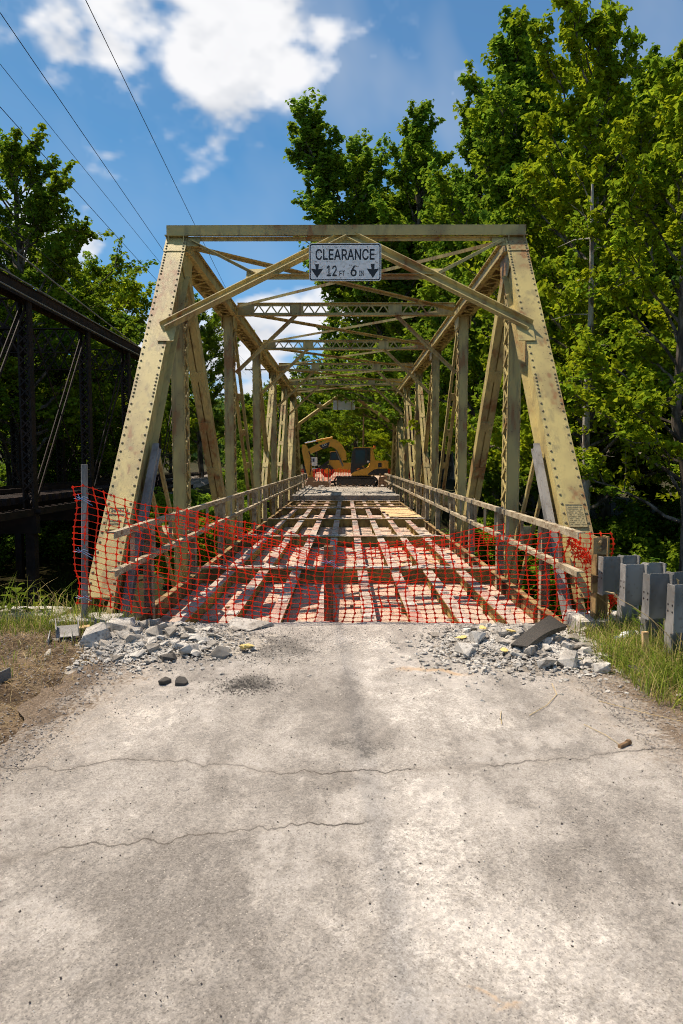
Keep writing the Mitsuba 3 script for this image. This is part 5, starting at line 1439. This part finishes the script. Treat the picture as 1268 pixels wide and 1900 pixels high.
# ------------------------------------------------------------------ grass and weeds
def blades(cx, cy, h, g, wid=.006, lean=.5, seg=4, tints=((.17, .25, .03), (.26, .29, .05), (.42, .34, .15))):
    n = len(cx); az = g.uniform(0, 2 * math.pi, n); bend = np.abs(g.normal(lean, lean * .5, n)); p0 = np.stack([cx, cy, ground_z(cx, cy) - .01], 1)
    d = np.stack([np.cos(az), np.sin(az), 0 * az], 1); sdir = np.stack([-np.sin(az), np.cos(az), 0 * az], 1)
    V = []
    for k in range(seg + 1):
        t = k / seg; c = p0 + d * (bend * h * t ** 1.8 * .8)[:, None] + np.array([0, 0, 1.]) * (h * (t - .35 * bend * t ** 2.2))[:, None]
        w = wid * (1 - t) ** .6 * g.uniform(.7, 1.3, n) if k < seg else np.zeros(n)
        V += [c - sdir * w[:, None] / 2, c + sdir * w[:, None] / 2]
    v = np.stack(V, 1).reshape(-1, 3); i = np.arange(n)[:, None] * (2 * seg + 2); f = []
    for k in range(seg):
        f += [i + [2 * k, 2 * k + 1, 2 * k + 3], i + [2 * k, 2 * k + 3, 2 * k + 2]]
    tn = np.array(tints)[g.choice(len(tints), n, p=[.42, .30, .28])] * np.exp(g.normal(0, .22, (n, 1)))
    return v, np.vstack(f), np.repeat(np.clip(tn, .01, .7), 2 * seg + 2, 0)


gg = np.random.default_rng(41)
def grass(x0, x1, y0, y1, n, hmin, hmax, dens, **kw):
    x, y = gg.uniform(x0, x1, n), gg.uniform(y0, y1, n)
    k = dens(x, y) * (.35 + 1.1 * meshkit.noise(np.stack([x * 3, y * 3, 0 * x], -1), 6)) > gg.random(n)
    x, y = x[k], y[k]; return blades(x, y, hmin + (hmax - hmin) * gg.random(len(x)) ** 1.6, gg, **kw)


def merge(*parts):
    V, F, C, o = [], [], [], 0
    for v, f, c in parts: V.append(v); F.append(f + o); C.append(c); o += len(v)
    return np.vstack(V), np.vstack(F), np.vstack(C)


L_ = merge(grass(-4.6, -2.05, 6.25, 6.95, 5200, .08, .30, lambda x, y: sst(6.2, 6.5, y) * sst(-2.0, -2.35, x)), grass(-4.2, -2.35, 5.0, 6.4, 1500, .04, .15, lambda x, y: .35 + 0 * x),
           grass(-4.8, -2.4, 6.85, 7.3, 420, .25, .60, lambda x, y: .6 + 0 * x, wid=.009, lean=.8))
put('grass', L_[:2], 'grass_blade', kind='stuff', color=L_[2])
R_ = merge(grass(2.05, 4.0, 3.4, 6.6, 15000, .07, .34, lambda x, y: sst(2.05, 2.45, x + .05 * (y - 4.8))), grass(2.45, 3.6, 4.0, 6.4, 900, .35, .75, lambda x, y: .55 + 0 * x, wid=.007, lean=.55, tints=((.11, .15, .02), (.22, .20, .05), (.36, .28, .13))),
           grass(2.12, 2.75, 4.5, 5.75, 3200, .12, .42, lambda x, y: .9 + 0 * x, lean=.8), grass(2.2, 2.8, 5.75, 6.4, 1500, .06, .24, lambda x, y: .8 + 0 * x),
           grass(2.3, 3.0, 6.1, 6.9, 700, .05, .2, lambda x, y: .6 + 0 * x))
put('grass', R_[:2], 'grass_blade', kind='stuff', color=R_[2])
tag('grass', 'green and straw coloured grass on the bank left of the road'); tag('grass_001', 'tall mixed grass around the guardrail posts')
# dead grass litter on the shoulders
n = 4200; x = np.where(gg.random(n) < .5, gg.uniform(-4, -1.95, n), gg.uniform(1.95, 3.4, n)); y = gg.uniform(4.2, 6.6, n)
v, f, c = blades(x, y, gg.uniform(.05, .16, n), gg, wid=.004, lean=2.4, tints=((.30, .22, .11), (.22, .15, .07), (.40, .32, .17)))
put('dead_grass', (v, f), 'grass_blade', kind='stuff', color=c); tag('dead_grass', 'dead straw litter on the soil beside the road')


def weed(x, y, h, nl, ll, lw, label, curve=.35, tint=(.12, .19, .02)):
    t = thing('weed', label, 'plant'); z0 = float(ground_z(x, y))
    put('stem', M().tube([[x, y, z0], [x + .02, y, z0 + h * .5], [x + .01, y - .01, z0 + h]], [.005, .004, .002], 5), 'dry_stalk', t)
    V, F, C = [], [], []
    for i in range(nl):
        u = .25 + .75 * i / nl; az = i * 2.4; el = .9 - .9 * (1 - u); b = np.array([x + .015, y, z0 + h * u]); l = ll * (.65 + .5 * math.sin(math.pi * u)) * gg.uniform(.8, 1.2)
        d = np.array([math.cos(az) * math.cos(el), math.sin(az) * math.cos(el), math.sin(el)]); s = unit(np.cross(d, [0, 0, 1])); n_ = np.cross(s, d)
        pts = [b, b + d * l * .35 + s * lw, b + d * l * .75 + s * lw * .7 - n_ * 0 - np.array([0, 0, curve * l * .25]), b + d * l - np.array([0, 0, curve * l * .6]), b + d * l * .75 - s * lw * .7 - np.array([0, 0, curve * l * .25]), b + d * l * .35 - s * lw]
        o = len(V); V += pts; F += [[o, o + 1, o + 5], [o + 1, o + 2, o + 5], [o + 2, o + 4, o + 5], [o + 2, o + 3, o + 4]]
        C += [np.array(tint) * math.exp(gg.normal(0, .15))] * 6
    put('leaves', (np.array(V), np.array(F)), 'leaf', t, color=np.array(C))


weed(2.62, 5.98, .42, 26, .13, .012, 'tall narrow leaved green weed in front of the nearest guardrail post')
weed(2.66, 5.66, .30, 20, .11, .011, 'shorter narrow leaved weed between the second and third guardrail posts')
weed(2.86, 5.55, .26, 16, .11, .011, 'small narrow leaved weed half hidden in the right grass')
weed(-3.12, 6.92, .24, 18, .09, .010, 'small upright green weed on the kerb left of the left end post')
weed(-3.42, 6.95, .34, 9, .17, .05, 'broad leaved creeper seedling at the left edge above the kerb', .8, (.13, .18, .02))
weed(-3.22, 7.02, .30, 6, .12, .03, 'thin creeper with few drooping leaves above the kerb', .9, (.17, .19, .02))
weed(-3.58, 6.88, .16, 8, .13, .04, 'low broad leaved creeper at the left photo edge on the kerb', .8, (.11, .15, .02))
for i, (x, y, h, lx, ly) in enumerate([(2.76, 5.6, 1.08, .18, 0), (2.70, 5.3, .78, -.15, -.1), (2.60, 5.1, .66, -.5, .2), (2.86, 5.2, .70, .05, 0), (2.62, 4.9, .55, .12, 0)]):
    z0 = float(ground_z(x, y)); u = np.linspace(0, 1, 8)
    st = np.stack([x + lx * u ** 1.8, y + ly * u ** 1.8, z0 + h * (u - .12 * u ** 3)], 1)
    t = thing('grass_stalk', ['tallest seeding grass stalk at the right edge', 'upright seeding stalk left of the tallest one', 'long straw stalk leaning left across the third guardrail post', 'green stalk beside the tallest one', 'short straw stalk low in the right grass'][i], 'grass stalk')
    put('stem', M().tube(st, .0028, 5), 'dry_stalk', t)
    put('seed_head', M().tube([st[-1] - (st[-1] - st[-2]) * .3, st[-1] + [0, 0, .02], st[-1] + (st[-1] - st[-2]) * .5], [.002, .009, .001], 6), 'dry_stalk', t)
